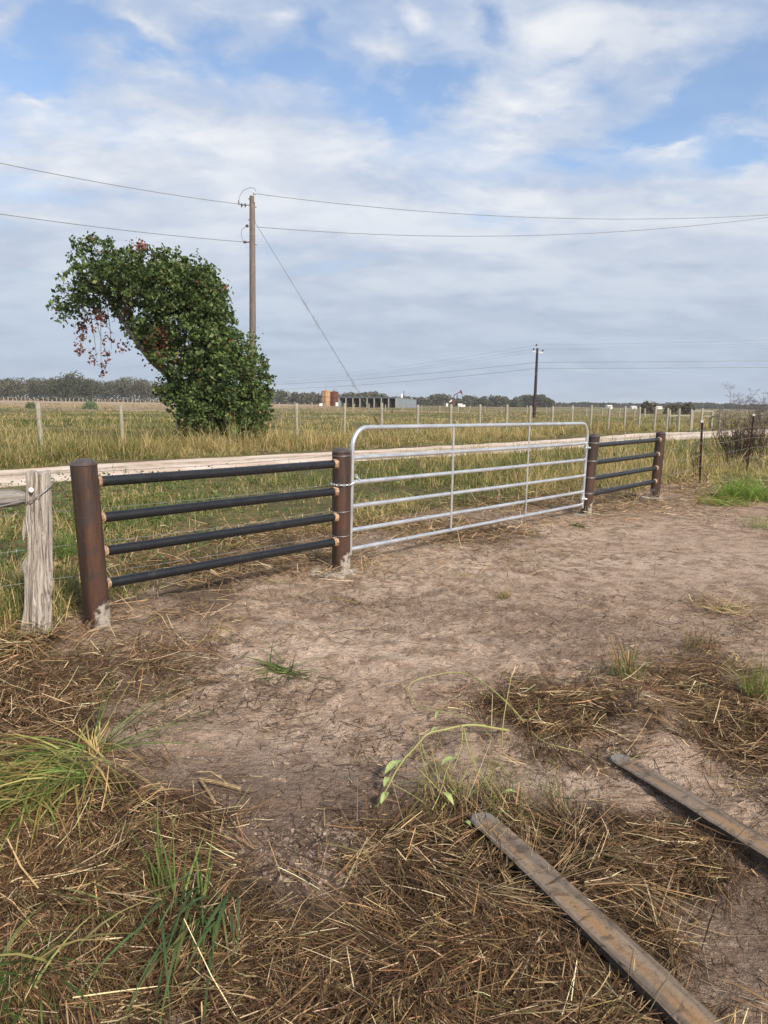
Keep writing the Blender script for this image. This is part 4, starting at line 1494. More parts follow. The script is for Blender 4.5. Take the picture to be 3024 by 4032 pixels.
def tuft(name, label, cat, q, nb, hgt, wid, cols, wts, spread=0.06, elev=(35, 85), bend=(0.2, 1.4), heads=None, group=None, extra=None, K=5, zoff=0.0):
    c0 = gp(q[0] * 1.8228, q[1] * 1.8228)
    base = Vector((c0.x, c0.y, Hs(c0.x, c0.y)))
    root = thing(name, base, label, cat, group)
    a = RNG.uniform(0, 2 * math.pi, nb)
    r = spread * np.sqrt(RNG.uniform(0, 1, nb))
    x, y = base.x + r * np.cos(a), base.y + r * np.sin(a)
    hd = RNG.uniform(0, 2 * math.pi, nb) if heads is None else RNG.choice(np.radians([h_[0] for h_ in heads]), nb) + RNG.normal(0, np.radians(heads[0][1]), nb)
    col = palette(nb, cols, wts, 0.18)
    P_ = [ribbons(np.stack([x, y, H(x, y) - 0.005 + zoff], 1), hd, np.radians(RNG.uniform(elev[0], elev[1], nb)), hgt * RNG.uniform(0.45, 1.15, nb), wid * RNG.uniform(0.6, 1.2, nb),
                  RNG.uniform(bend[0], bend[1], nb), col, K, 0.9, RNG.normal(0, 0.5, nb), colt=col * np.array([1.1, 1.05, 0.9]))]
    v, f, c = join(P_)
    np_mesh('blades', v, f, M['grass'], root, cols=c)
    if extra:
        for (pn, nb2, h2, w2, cols2, wts2, sp2, el2, be2, z2) in extra:
            a = RNG.uniform(0, 2 * math.pi, nb2)
            r = sp2 * np.sqrt(RNG.uniform(0, 1, nb2))
            x, y = base.x + r * np.cos(a), base.y + r * np.sin(a)
            v, f, c = ribbons(np.stack([x, y, H(x, y) + z2], 1), RNG.uniform(0, 6.283, nb2), np.radians(RNG.uniform(el2[0], el2[1], nb2)), h2 * RNG.uniform(0.5, 1.2, nb2), w2 * RNG.uniform(0.6, 1.2, nb2),
                              RNG.uniform(be2[0], be2[1], nb2), palette(nb2, cols2, wts2, 0.2), 3, 0.6, RNG.normal(0, 0.6, nb2))
            np_mesh(pn, v, f, M['straw'], root, cols=c)
    return root


FRESH = [(0.075, 0.122, 0.030), (0.115, 0.170, 0.044), (0.17, 0.22, 0.066), (0.05, 0.084, 0.025), (0.27, 0.25, 0.10)]
BLUEG = [(0.075, 0.125, 0.05), (0.105, 0.16, 0.062), (0.14, 0.19, 0.075)]
STUB = [(0.46, 0.37, 0.16), (0.33, 0.22, 0.10), (0.52, 0.46, 0.22)]
TG = 'green grass tufts in the foreground'
dryfoot = ('dry_stubble', 90, 0.10, 0.004, STRAW_COL, [2, 2, 2, 1.6, 0.8, 0.2], 0.09, (5, 70), (0, 0.8), 0.0)
tuft('grass_tuft', 'cut grass tuft with long green blades flopped over the dirt, left side', 'grass', (205, 1650), 24, 0.70, 0.008, FRESH, [2, 3, 1.5, 1, 0.5], 0.035, (6, 48), (0.1, 0.6),
     [(10, 12), (18, 12), (-14, 12), (2, 12), (185, 14), (100, 14)], TG, [('stubble', 26, 0.13, 0.010, STUB, [2, 1, 1], 0.04, (50, 88), (0, 0.4), 0.0), dryfoot])
tuft('grass_tuft', 'large matted yellow and green grass clump at the left edge', 'grass', (80, 1745), 480, 0.46, 0.0065, [(0.40, 0.33, 0.13), (0.30, 0.30, 0.09), (0.15, 0.22, 0.05), (0.08, 0.14, 0.03), (0.30, 0.19, 0.08)], [2.4, 2, 2.2, 2.0, 1.8], 0.26, (0, 40), (0.5, 1.5),
     [(-100, 28), (-150, 30), (180, 30), (-75, 25)], TG, [dryfoot], zoff=0.09)
tuft('grass_tuft', 'sprouting tuft of bright upright blades above hanging green leaves, lower left', 'grass', (370, 1968), 15, 0.34, 0.008, FRESH, [2, 3, 2, 0.5, 1.2], 0.05, (42, 84), (0.0, 0.5),
     [(120, 24), (100, 20), (140, 20)], TG, [dryfoot], zoff=0.03)
tuft('grass_tuft', 'small pair of bright upright shoots beside the larger sprouting tuft', 'grass', (440, 1965), 11, 0.23, 0.008, FRESH, [2, 3, 2, 0.5, 0.4], 0.02, (50, 86), (0.0, 0.4), [(60, 25), (100, 25)], TG, [dryfoot], zoff=0.03)
tuft('grass_tuft', 'bundle of drooping blue green blades below the sprouting tuft', 'grass', (430, 1995), 46, 0.42, 0.0105, BLUEG + [(0.26, 0.24, 0.10)], [2, 2, 1, 0.8], 0.13, (10, 48), (0.5, 1.3), [(-90, 13), (-97, 12), (-80, 12)], TG, [dryfoot], zoff=0.05)
tuft('grass_tuft', 'loose pale green stems sprawling left of the drooping bundle', 'grass', (320, 1985), 26, 0.34, 0.006, FRESH, [2, 3, 2, 1, 1.4], 0.09, (8, 40), (0.2, 1.1), [(-140, 25), (-170, 25), (150, 25)], TG, None, zoff=0.03)
tuft('grass_tuft', 'green grass clump spilling over the lower left corner', 'grass', (45, 2120), 90, 0.34, 0.008, FRESH + [(0.36, 0.29, 0.12)], [2.5, 2.5, 1, 1.5, 0.8, 1.2], 0.13, (15, 65), (0.6, 1.7), [(-80, 45), (-40, 40), (-130, 40)], TG, [dryfoot], zoff=0.03)
tuft('grass_tuft', 'small flat bundle of cut green blades on open dirt', 'grass', (612, 1452), 60, 0.34, 0.009, FRESH, [3, 2.5, 1, 2, 0.4], 0.09, (2, 26), (0.0, 0.4), [(-15, 25), (200, 25), (150, 20), (-40, 15)], TG)
tuft('grass_tuft', 'fuzzy grey green tuft beside the trampled straw', 'grass', (1352, 1468), 120, 0.20, 0.004, [(0.14, 0.20, 0.07), (0.20, 0.25, 0.10), (0.26, 0.22, 0.10)], [2, 2, 1], 0.10, (40, 88), (0.0, 0.8), None, TG, [('dry_stalks', 24, 0.22, 0.008, [(0.30, 0.18, 0.08), (0.40, 0.26, 0.12)], [1, 1], 0.05, (60, 88), (0, 0.5), 0.0)])
tuft('grass_tuft', 'dense green tuft cut by the right edge of the picture', 'grass', (1650, 1500), 160, 0.26, 0.005, [(0.17, 0.20, 0.05), (0.24, 0.24, 0.07), (0.12, 0.15, 0.04)], [2, 2, 1], 0.12, (40, 88), (0.1, 0.9), None, TG, [dryfoot])
tuft('grass_tuft', 'pale green lone tuft on dirt at the right edge', 'grass', (1640, 1140), 110, 0.30, 0.006, [(0.20, 0.24, 0.09), (0.28, 0.28, 0.12)], [1, 1], 0.20, (30, 85), (0.1, 1.0), None, TG)
tuft('grass_tuft', 'small dry brown and olive tuft near the right edge', 'grass', (1512, 1402), 120, 0.20, 0.005, [(0.16, 0.14, 0.05), (0.22, 0.15, 0.07), (0.13, 0.08, 0.04)], [2, 2, 2], 0.13, (20, 80), (0.1, 1.2), None, TG)
tuft('straw_bundle', 'loose pale straw bundle lying near the right edge', 'straw', (1580, 1325), 80, 0.42, 0.006, [(0.46, 0.36, 0.18), (0.34, 0.24, 0.12), (0.55, 0.45, 0.25)], [2, 2, 1], 0.16, (2, 35), (0.0, 0.8), [(170, 40), (10, 40)])
tuft('weed', 'small flat green weed on dirt before the hinge post', 'weed', (1248, 1137), 40, 0.16, 0.02, [(0.10, 0.17, 0.05), (0.07, 0.12, 0.035)], [1, 1], 0.07, (5, 40), (0.0, 0.9))
tuft('grass_tuft', 'tiny yellowish tuft on open dirt in front of the gate', 'grass', (1090, 1287), 46, 0.10, 0.006, [(0.34, 0.30, 0.10), (0.22, 0.22, 0.07), (0.26, 0.14, 0.06)], [2, 2, 1], 0.05, (25, 85), (0.1, 0.9), None, TG)
big = [('dry_stubble', 300, 0.30, 0.007, STRAW_COL, [1, 2, 2.5, 2, 1, 1.5], 0.55, (0, 50), (0, 1.2), 0.0)]
tuft('grass_clump', 'big bright green grass clump near the slim posts on the right', 'grass', (1612, 1078), 620, 0.66, 0.012, [(0.16, 0.26, 0.045), (0.22, 0.32, 0.065), (0.11, 0.18, 0.035), (0.32, 0.36, 0.12)], [3, 2.5, 1.5, 0.8], 0.50, (38, 88), (0.2, 1.8), None, None, big)
tuft('grass_clump', 'flattened green grass spilling from the bright clump', 'grass', (1560, 1088), 300, 0.50, 0.010, [(0.17, 0.26, 0.05), (0.24, 0.31, 0.08), (0.30, 0.28, 0.10)], [2, 2, 1], 0.45, (8, 45), (0.2, 1.3), [(180, 50), (-120, 50), (-40, 50)])
tuft('grass_clump', 'tall green grass clump between the wooden post and the steel post', 'grass', (133, 1210), 150, 0.55, 0.008, [(0.12, 0.19, 0.045), (0.19, 0.24, 0.07), (0.30, 0.28, 0.12)], [3, 2, 1], 0.12, (45, 88), (0.2, 1.6))

tuft('weed', 'fine tangle of thin green stems beside the tip of the nearer tine', 'weed', (985, 1720), 130, 0.26, 0.0035, [(0.24, 0.26, 0.08), (0.16, 0.20, 0.05), (0.34, 0.30, 0.12)], [2, 2, 1], 0.22, (5, 70), (-0.3, 1.2))
tuft('weed', 'sparse green seedlings in the straw right of the nearer tine', 'weed', (1130, 1740), 110, 0.16, 0.004, [(0.13, 0.19, 0.045), (0.20, 0.24, 0.07)], [2, 1], 0.22, (10, 75), (0.0, 1.2))

# the pulled up weed sprawling on the straw
m_, n_ = 1.659, None
wd_root = gp(1400 + 900 / m_, 2600 + 480 / m_)
weed = thing('sprawling_weed', wd_root, 'uprooted pale green weed with long bent stems sprawling on dirt', 'weed')
ST = [(0.30, 0.36, 0.10), (0.26, 0.30, 0.08), (0.38, 0.36, 0.14)]
M['stem'] = m_plain('weed_stem', (0.31, 0.35, 0.105), 0.6, 0, 0.3, 20, (0.32, 0.27, 0.11))
M['weedleaf'] = m_plain('weed_leaf', (0.36, 0.43, 0.15), 0.6, 0, 0.35, 60)
STEMS = [([(1100, 420, .01), (1050, 350, .03), (980, 280, .06), (860, 165, .08), (740, 85, .08), (620, 80, .07), (520, 90, .06), (400, 130, .04), (340, 190, .02), (345, 240, .01), (405, 295, .02)], .0048),
         ([(405, 295, .02), (520, 335, .03), (650, 355, .03), (770, 400, .04), (900, 520, .02)], .0035),
         ([(1000, 470, .01), (900, 455, .04), (800, 440, .06), (690, 440, .08), (560, 455, .08), (470, 470, .07), (400, 540, .06), (290, 680, .05), (200, 830, .03), (140, 930, .01)], .0062),
         ([(690, 440, .08), (700, 500, .07), (690, 570, .06), (640, 720, .03)], .003),
         ([(710, 470, .07), (740, 600, .06), (800, 710, .05), (850, 790, .04), (960, 950, .01)], .0042),
         ([(430, 530, .06), (460, 620, .04), (520, 760, .02)], .003),
         ([(240, 800, .03), (330, 845, .03), (460, 920, .02)], .003),
         ([(955, 570, .01), (960, 430, .12), (990, 250, .22), (1022, 95, .30)], .003),
         ([(1150, 470, .02), (1220, 530, .03), (1330, 570, .03), (1480, 605, .01)], .0035),
         ([(1130, 400, .02), (1200, 350, .03), (1195, 250, .05)], .003),
         ([(500, 960, .02), (560, 840, .05), (600, 700, .05), (680, 590, .06)], .0026),
         ([(560, 960, .02), (640, 830, .05), (750, 700, .03)], .0026), ([(600, 800, .05), (700, 930, .02), (790, 1040, .02)], .0026),
         ([(520, 880, .02), (430, 640, .07), (415, 450, .12)], .002)]
for pts, rad in STEMS:
    P = []
    for (x, y, z) in pts:
        g_ = gp(1400 + x / m_, 2600 + y / m_, z + 0.015)
        P.append(Vector((g_.x, g_.y, z + 0.015 + Hs(g_.x, g_.y))))
    # round the bends off
    Q = [P[0]]
    for a, b in zip(P[:-1], P[1:]):
        Q += [a.lerp(b, 0.3), a.lerp(b, 0.7)]
    Q.append(P[-1])
    MB().tube(Q, [0.9 * rad * (1 - 0.5 * k / len(Q)) for k in range(len(Q))], 6).build('stem', M['stem'], weed)
for (x0, y0, z0, x1, y1, z1, w_) in [(295, 675, .06, 190, 760, .05, .030), (225, 785, .045, 185, 845, .03, .022), (215, 880, .03, 165, 960, .015, .022), (660, 660, .05, 560, 700, .04, .026), (570, 880, .05, 640, 965, .03, .020), (530, 455, .08, 490, 500, .06, .012),
                                  (540, 350, .04, 520, 400, .03, .012), (950, 890, .03, 1060, 885, .03, .016), (700, 1080, .02, 760, 1110, .02, .016)]:
    a, b = gp(1400 + x0 / m_, 2600 + y0 / m_, z0), gp(1400 + x1 / m_, 2600 + y1 / m_, z1)
    d = b - a
    s_ = d.cross(UP).normalized()
    vs, fs = [], []
    for k in range(7):
        t = k / 6
        ww = 0.62 * w_ * math.sin(math.pi * min(1, t * 0.93 + 0.05)) ** 0.8
        c = a.lerp(b, t) + UP * (0.012 * math.sin(math.pi * t) + 0.012)
        vs += [c - s_ * ww + UP * ww * 0.35, c, c + s_ * ww + UP * ww * 0.35]
    for k in range(6):
        for j in range(2):
            fs.append((k * 3 + j, k * 3 + j + 1, k * 3 + j + 4, k * 3 + j + 3))
    MB().add(vs, fs).build('leaf', M['weedleaf'], weed, sharp=80)

# a bent dead stalk lying alone on the dirt
sk = gp(1.8228 * 470, 1.8228 * 1692)
dead = thing('dead_stalk', sk, 'forked pale dead stalk lying on open dirt, left of centre', 'stalk')
M['drystalk'] = m_plain('dry_stalk', (0.42, 0.30, 0.16), 0.7, 0, 0.4, 40)
for pts, rad in (([(432, 1690, .02), (470, 1694, .02), (520, 1704, .015)], .009), ([(432, 1690, .02), (445, 1712, .015), (465, 1740, .01)], .006), ([(425, 1675, .05), (455, 1672, .06), (480, 1685, .04), (492, 1698, .02)], .003)):
    P = [Vector((*gp(a * 1.8228, b * 1.8228, z)[:2], z + Hs(*gp(a * 1.8228, b * 1.8228, z)[:2]))) for a, b, z in pts]
    MB().tube(P, rad, 6).build('stalk', M['drystalk'], dead)

# ------------------------------------------------------------------ wooden fence across the road
ZF_X = [-200, 155, 478, 1169, 1503, 2087, 2631, 3100]
ZF_Z = [19.5, 22, 24.5, 30.5, 34, 40.5, 48.5, 56]


def roadside_pt(px):
    zf = float(np.interp(px, ZF_X, ZF_Z))
    d = ray(px, 1600)
    x = d[0] / d[1] * zf
    return Vector((x, zf, Hs(x, zf)))


def wood_post(root, P, h, rad, lean=(0, 0), mat='pinepost', sides=12, name='post'):
    top = P + Vector((lean[0], lean[1], h))
    ax = (top - P)
    L = ax.length
    b = MB().lathe(P - ax.normalized() * 0.1, ax, [(0, rad * 1.04), (0.1 + L * 0.3, rad), (0.1 + L * 0.7, rad * 0.98), (0.1 + L - 0.015, rad * 0.96), (0.1 + L, rad * 0.8)], sides)
    return b.build(name, M[mat], root, origin=P)


fpx = [-60, 155, 478, 700, 850, 1010, 1169, 1356, 1503, 1644, 1775, 1891, 1996, 2088, 2176, 2255, 2330, 2399, 2463, 2521, 2582, 2631, 2678, 2725, 2765]
rf = thing('wooden_fence', roadside_pt(1503), 'row of grey wooden posts with wires along the far side of the road', 'fence')
tops = []
for px in fpx:
    P = roadside_pt(px)
    h = float(np.interp(px, [155, 478, 1169, 1775, 2700], [1.44, 1.40, 1.53, 1.63, 1.56])) + random.uniform(-.05, .05)
    ln_ = (-0.06, 0.02) if px == 155 else (random.uniform(-.03, .03), random.uniform(-.03, .03))
    wood_post(rf, P, h, 0.082 if px in (155, 1775, 1996) else random.uniform(.066, .078), ln_)
    tops.append(P)
for k, z in enumerate((0.42, 0.72, 1.0, 1.28)):
    MB().tube([p + UP * z + Vector((0.0, -0.08, 0)) for p in tops], 0.0035, 4).build('wire', M['wire'], rf)

# braced corner of wooden posts and rails on the far right
br_px = [(2638, 50), (2672, 52), (2728, 52), (2766, 54), (2806, 54), (2838, 53)]
bf = thing('braced_fence_corner', at(2740, 1640, 52), 'wooden corner brace with horizontal rails at the far right', 'fence')
bp = []
for px, Z in br_px:
    d = ray(px, 1610)
    P = Vector((d[0] / d[1] * Z, Z, 0))
    P.z = Hs(P.x, P.y)
    wood_post(bf, P, 1.42 + random.uniform(-.06, .06), 0.09)
    bp.append(P)
for a, b, z in ((0, 1, 1.0), (1, 2, 1.0), (3, 4, 0.98), (4, 5, 1.0)):
    MB().tube([bp[a] + UP * z, bp[b] + UP * (z + 0.01)], 0.055, 10).build('brace_rail', M['pinepost'], bf)
MB().tube([bp[2] + UP * 1.36, bp[4] + UP * 1.36], 0.05, 10).build('brace_rail', M['pinepost'], bf)

# second fence across the pasture
mf = thing('pasture_fence', at(1600, 1620, 150), 'thin row of small wooden posts crossing the middle of the pasture', 'fence')
prev = []
for px in [1100, 1160, 1228, 1279, 1334, 1389, 1452, 1517, 1585, 1660, 1731, 1804, 1845, 1910, 1975, 2075, 2150, 2248, 2310, 2372, 2398, 2440, 2500, 2540]:
    Z = float(np.interp(px, [1100, 2000, 2540], [165, 130, 105])) + random.uniform(-3, 3)
    d = ray(px, 1610)
    P = Vector((d[0] / d[1] * Z, Z, 0))
    P.z = Hs(P.x, P.y)
    tilt = 0.35 if px in (1389, 1845) else random.uniform(-.05, .05)
    wood_post(mf, P, 1.38 + random.uniform(-.12, .12), random.uniform(.09, .13), (tilt, 0), 'pinepost', 8)
    prev.append(P)
for z in (0.5, 0.85, 1.2):
    MB().tube([p + UP * z for p in prev], 0.006, 4).build('wire', M['wire'], mf)
# far line of posts before the left wood
lf = thing('distant_fence', at(400, 1575, 300), 'very distant row of tiny pale posts before the left woods', 'fence')
for k in range(44):
    px = -40 + k * 17.5 + random.uniform(-4, 4)
    Z = 255 + random.uniform(-6, 6)
    d = ray(px, 1575)
    P = Vector((d[0] / d[1] * Z, Z, 0))
    P.z = Hs(P.x, P.y)
    wood_post(lf, P, random.uniform(1.2, 1.9), 0.14, (random.uniform(-.1, .1), 0), 'pinepost', 6)

# ------------------------------------------------------------------ utility pole, guy and lines
POLE_Y = 28.5
pb = at(996, 1700, POLE_Y)
pb.z = Hs(pb.x, POLE_Y)
pt = at(993, 772, POLE_Y)
pole = thing('utility_pole', pb, 'tall brown wooden utility pole rising behind the green tree', 'utility pole')
axp = (pt - pb).normalized()
Lp = (pt - pb).length
MB().lathe(pb - axp * 0.3, axp, [(0, 0.15), (0.3, 0.148), (Lp * 0.5, 0.125), (Lp + 0.29, 0.102), (Lp + 0.3, 0.09)], 20).build('shaft', M['pole'], pole, origin=pb)


def insul_pin(c, ax, parent, s=1.0, mat='insul', name='insulator'):
    return MB().lathe(c, ax, [(0, 0.02 * s), (0.02 * s, 0.055 * s), (0.06 * s, 0.075 * s), (0.075 * s, 0.05 * s), (0.10 * s, 0.07 * s), (0.12 * s, 0.045 * s), (0.15 * s, 0.02 * s)], 12).build(name, M[mat], parent)


ptop = at(1002, 764, POLE_Y)
insul_pin(at(1002, 768, POLE_Y), UP, pole, 0.8, 'insul_white')
MB().tube([at(1002, 800, POLE_Y) + Vector((0.02, -0.1, 0)), at(1002, 766, POLE_Y)], 0.02, 8).build('top_pin', M['wire'], pole)
for px in (952, 966):
    c = at(px, 808, POLE_Y)
    MB().lathe(c - Vector((0.03, 0, 0)), Vector((1, 0, -0.02)), [(0, 0.02), (0.015, 0.085), (0.03, 0.09), (0.05, 0.03), (0.085, 0.02)], 14).build('insulator', M['insul'], pole)
MB().tube([at(938, 804, POLE_Y), at(985, 808, POLE_Y)], 0.02, 8).build('dead_end_clamp', M['wire'], pole)
MB().lathe(at(940, 803, POLE_Y), UP, [(0, 0.035), (0.05, 0.03), (0.14, 0.02)], 8).build('connector', M['insul'], pole)
MB().lathe(at(958, 953, POLE_Y), Vector((1, 0, 0)), [(0, 0.03), (0.03, 0.055), (0.09, 0.05), (0.14, 0.025), (0.24, 0.02)], 10).build('insulator', M['insul'], pole)
insul_pin(at(981, 893, POLE_Y) + Vector((0, -0.12, 0)), Vector((-1, 0, 0.1)), pole, 0.8)
for (x0, x1, yy) in ((977, 985, 783), (1001, 1010, 815), (976, 985, 865), (1001, 1011, 963), (1000, 1006, 870)):
    MB().tube([at(x0, yy, POLE_Y), at(x1, yy + 1, POLE_Y)], 0.018, 6).build('bolt', M['cable'], pole)


def px_curve(pts, Y):
    return [at(x, y, Y) for x, y in pts]


def smooth_pts(P, it=2):
    for _ in range(it):
        Q = [P[0]]
        for a, b in zip(P[:-1], P[1:]):
            Q += [a.lerp(b, 0.25), a.lerp(b, 0.75)]
        Q.append(P[-1])
        P = Q
    return P


MB().tube(smooth_pts(px_curve([(941, 800), (942, 775), (955, 752), (975, 741), (995, 738), (1005, 745), (1008, 754)], POLE_Y)), 0.012, 6).build('jumper_wire', M['cable'], pole)
MB().tube(smooth_pts(px_curve([(956, 950), (950, 925), (950, 910), (958, 896), (980, 892)], POLE_Y)), 0.012, 6).build('jumper_wire', M['cable'], pole)

NPOLE_R = Vector((22.5, 30.5, 0))
NPOLE_L = Vector((-27.0, 10.0, 0))


def span(name, label, a, b, pix, r):
    """cable from a to b hung so that it passes the given photo point about midway"""
    a, b = Vector(a), Vector(b)
    # find parameter and sag from the bearing of the sampled point
    d = ray(*pix)
    A = np.array([[b.x - a.x, -d[0]], [b.y - a.y, -d[1]]])
    s = np.linalg.solve(A, np.array([-a.x, -a.y]))
    t = float(s[0])
    zc_ = CAM_Z + d[2] * s[1]
    zl = a.z + (b.z - a.z) * t
    sag = (zl - zc_) / (4 * t * (1 - t))
    o = MB().tube([a.lerp(b, k / 40) - UP * sag * 4 * (k / 40) * (1 - k / 40) for k in range(41)], r, 5).build(name, M['cable'], None)
    return tag(o, label, 'power line', 'overhead cables at the utility pole')


def meet(px, py, P):
    d = ray(px, py)
    Yp = P.y
    return at(px, py, Yp)


span('power_line', 'upper overhead cable running right from the pole top', at(1003, 762, POLE_Y), at(3560, 800, 31.5), (2000, 852), 0.011)
span('power_line', 'lower overhead cable running right from the tall pole', at(1008, 893, POLE_Y), at(3560, 770, 31.0), (1850, 930), 0.011)
span('power_line', 'upper overhead cable running left from the tall pole', at(938, 803, POLE_Y), at(-900, 440, 16.5), (400, 720), 0.011)
span('power_line', 'lower overhead cable running left from the tall pole', at(955, 952, POLE_Y), at(-900, 700, 16.5), (400, 896), 0.011)

guy_t = at(1003, 873, POLE_Y)
ANCH_Y = 33.4
guy_b = at(1524, 1700, ANCH_Y)
guy_b.z = 0.0
gw = thing('guy_wire', guy_b, 'vine wrapped guy wire slanting from the tall pole to the grass', 'guy wire')
MB().tube([guy_t, guy_b], 0.010, 6).build('cable', M['cable'], gw)
dgy = (guy_b - guy_t).normalized()
MB().tube([guy_b - dgy * 1.35, guy_b + dgy * 0.1], [0.035, 0.075], 8).build('guard', M['rustguard'], gw)
nv = 170
tt = RNG.uniform(0.30, 0.80, nv)
bb = np.array([guy_t.lerp(guy_b, t_)[:] for t_ in tt]) + RNG.normal(0, 0.035, (nv, 3))
v, f, c = ribbons(bb, RNG.uniform(0, 6.28, nv), RNG.uniform(-1.3, 0.6, nv), RNG.uniform(0.06, 0.30, nv), 0.012, RNG.uniform(-1, 1, nv), palette(nv, [(0.30, 0.26, 0.24), (0.22, 0.18, 0.16)], [1, 1]), 3, 0.5)
np_mesh('dead_vine', v, f, M['straw'], gw, cols=c)

# dark pole farther off
FY = 87.0
fb = at(2103, 1640, FY)
fb.z = Hs(fb.x, FY)
ft_ = at(2116, 1371, FY)
fpole = thing('utility_pole', fb, 'dark leaning utility pole with crossarm standing far out in the pasture', 'utility pole')
MB().lathe(fb, ft_ - fb, [(0, 0.2), ((ft_ - fb).length, 0.135)], 12).build('shaft', M['darkpole'], fpole, origin=fb)
ca, cb = at(2098, 1384, FY), at(2139, 1389, FY)
MB().box((ca + cb) / 2, ((cb - ca).length, 0.09, 0.11), ((cb - ca).normalized(), Vector((0, 1, 0)), UP)).build('crossarm', M['insul_white'], fpole, smooth=False)
fw = []
for px, py in ((2112, 1361), (2101, 1377), (2137, 1382)):
    p = at(px, py, FY)
    insul_pin(p - UP * 0.05, UP, fpole, 1.6, 'insul')
    fw.append(p + UP * 0.1)
fw += [at(2112, 1427, FY), at(2108, 1451, FY)]
LEFT_END = [(700, 1508), (700, 1512), (700, 1516), (700, 1524), (700, 1532)]
RIGHT_END = [(3500, 1322), (3500, 1334), (3500, 1344), (3500, 1416), (3500, 1442)]
LSAG = [(1600, 1440), (1600, 1452), (1600, 1460), (1600, 1478), (1600, 1502)]
RSAG = [(2600, 1350), (2600, 1364), (2600, 1372), (2600, 1424), (2600, 1449)]
RAD = [0.008, 0.008, 0.008, 0.020, 0.020]
LAB = ['top', 'second', 'third', 'fourth', 'lowest']
for k in range(5):
    d = ray(*LEFT_END[k])
    t_ = 150.0 / d[1]
    le = at(*LEFT_END[k], 150.0)
    re = at(*RIGHT_END[k], 80.0)
    o1 = span('power_line', 'distant cable left of the dark far pole, %s of five' % LAB[k], fw[k], le, LSAG[k], RAD[k])
    o2 = span('power_line', 'distant cable right of the dark far pole, %s of five' % LAB[k], fw[k], re, RSAG[k], RAD[k])
    for o_ in (o1, o2):
        o_['group'] = 'distant overhead cables at the dark pole'

# ------------------------------------------------------------------ the leaning tree
TY = 26.5
TS = TY / FPX / 1.659            # metres per unit of the blob table


def tpt(zx, zy, dyy=0.0):
    p = at(200 + zx / 1.659, 900 + zy / 1.659, TY)
    return np.array([p.x, p.y + dyy, p.z])


CROWN = [(225, 100, 48, .7), (240, 160, 55, .8), (330, 130, 60, .75), (390, 140, 55, .75), (330, 210, 70, .8), (540, 160, 55, .55), (600, 180, 55, .5), (280, 270, 75, .9), (190, 390, 85, .85), (95, 480, 55, .7), (110, 560, 65, .65), (180, 500, 80, .8), (320, 350, 115, 1), (450, 330, 115, 1), (600, 300, 110, 1), (750, 240, 80, .9),
         (900, 330, 100, 1), (1010, 310, 70, .9), (1070, 400, 70, .9), (1110, 480, 55, .8), (760, 420, 170, 1), (920, 480, 150, 1), (1080, 540, 80, .8), (620, 430, 120, 1), (300, 460, 100, .9), (430, 450, 90, .9), (630, 580, 85, .9), (690, 690, 105, 1), (830, 640, 130, 1),
         (980, 670, 130, 1), (1110, 700, 110, 1), (1210, 670, 60, .7), (540, 640, 55, .5), (470, 610, 50, .5), (600, 760, 45, .6), (790, 820, 100, .8), (930, 850, 110, .9), (1100, 850, 140, 1), (1250, 820, 100, .85), (1340, 900, 80, .75), (1000, 970, 150, 1), (1190, 990, 165, 1), (1350, 1000, 90, .8),
         (820, 1010, 80, .8), (760, 1040, 60, .7), (880, 1080, 110, 1), (1050, 1120, 150, 1), (1250, 1140, 150, 1), (1390, 1090, 70, .75), (960, 1210, 110, 1), (1100, 1250, 140, 1), (1280, 1260, 130, 1), (1390, 1220, 65, .8), (910, 1310, 60, .8), (1040, 1340, 75, .9), (1190, 1345, 85, .9), (1320, 1330, 75, .9), (1420, 950, 40, .5), (1310, 720, 40, .4), (480, 560, 50, 1.2), (530, 640, 50, 1.3), (590, 700, 55, 1.4), (650, 780, 45, 1.0), (440, 500, 50, 1.2), (560, 690, 45, .7), (610, 740, 45, .6), (700, 820, 45, .5), (1040, 270, 40, .6), (840, 230, 70, .8), (700, 210, 60, .8), (960, 270, 70, .8), (1000, 420, 120, 1), (1120, 600, 80, .9), (1050, 580, 110, 1), (520, 250, 80, .9), (420, 240, 70, .8), (1140, 560, 40, .5), (60, 520, 35, .5), (170, 120, 28, .6), (360, 90, 32, .6), (250, 70, 24, .6)]
RED = [(660, 140, 35, .6), (610, 200, 35, .5), (270, 230, 45, .5), (250, 320, 50, .35), (250, 560, 80, .45), (330, 560, 60, .45), (320, 640, 55, .25), (200, 680, 55, .35), (215, 740, 45, .35), (185, 800, 40, .45), (290, 850, 28, .45), (390, 730, 32, .5), (375, 800, 25, .3), (332, 950, 16, .9), (370, 880, 18, .3),
       (560, 540, 55, .45), (740, 740, 70, .7), (760, 850, 80, .85), (870, 830, 70, .7), (820, 720, 80, .5), (520, 770, 40, .45), (160, 600, 60, .25), (250, 820, 60, .12)]
tb = tpt(1010, 1350)
tb[2] = Hs(tb[0], TY)
tree = thing('leaning_tree', Vector(tb), 'leafy green tree arching left with reddening leaves, beside the utility pole', 'tree')


def limb(pts, r0, r1, name='limb'):
    P = smooth_pts([Vector(tpt(*p)) for p in pts])
    return MB().tube(P, [r0 + (r1 - r0) * k / (len(P) - 1) for k in range(len(P))], 9).build(name, M['bark'], tree, origin=P[0])


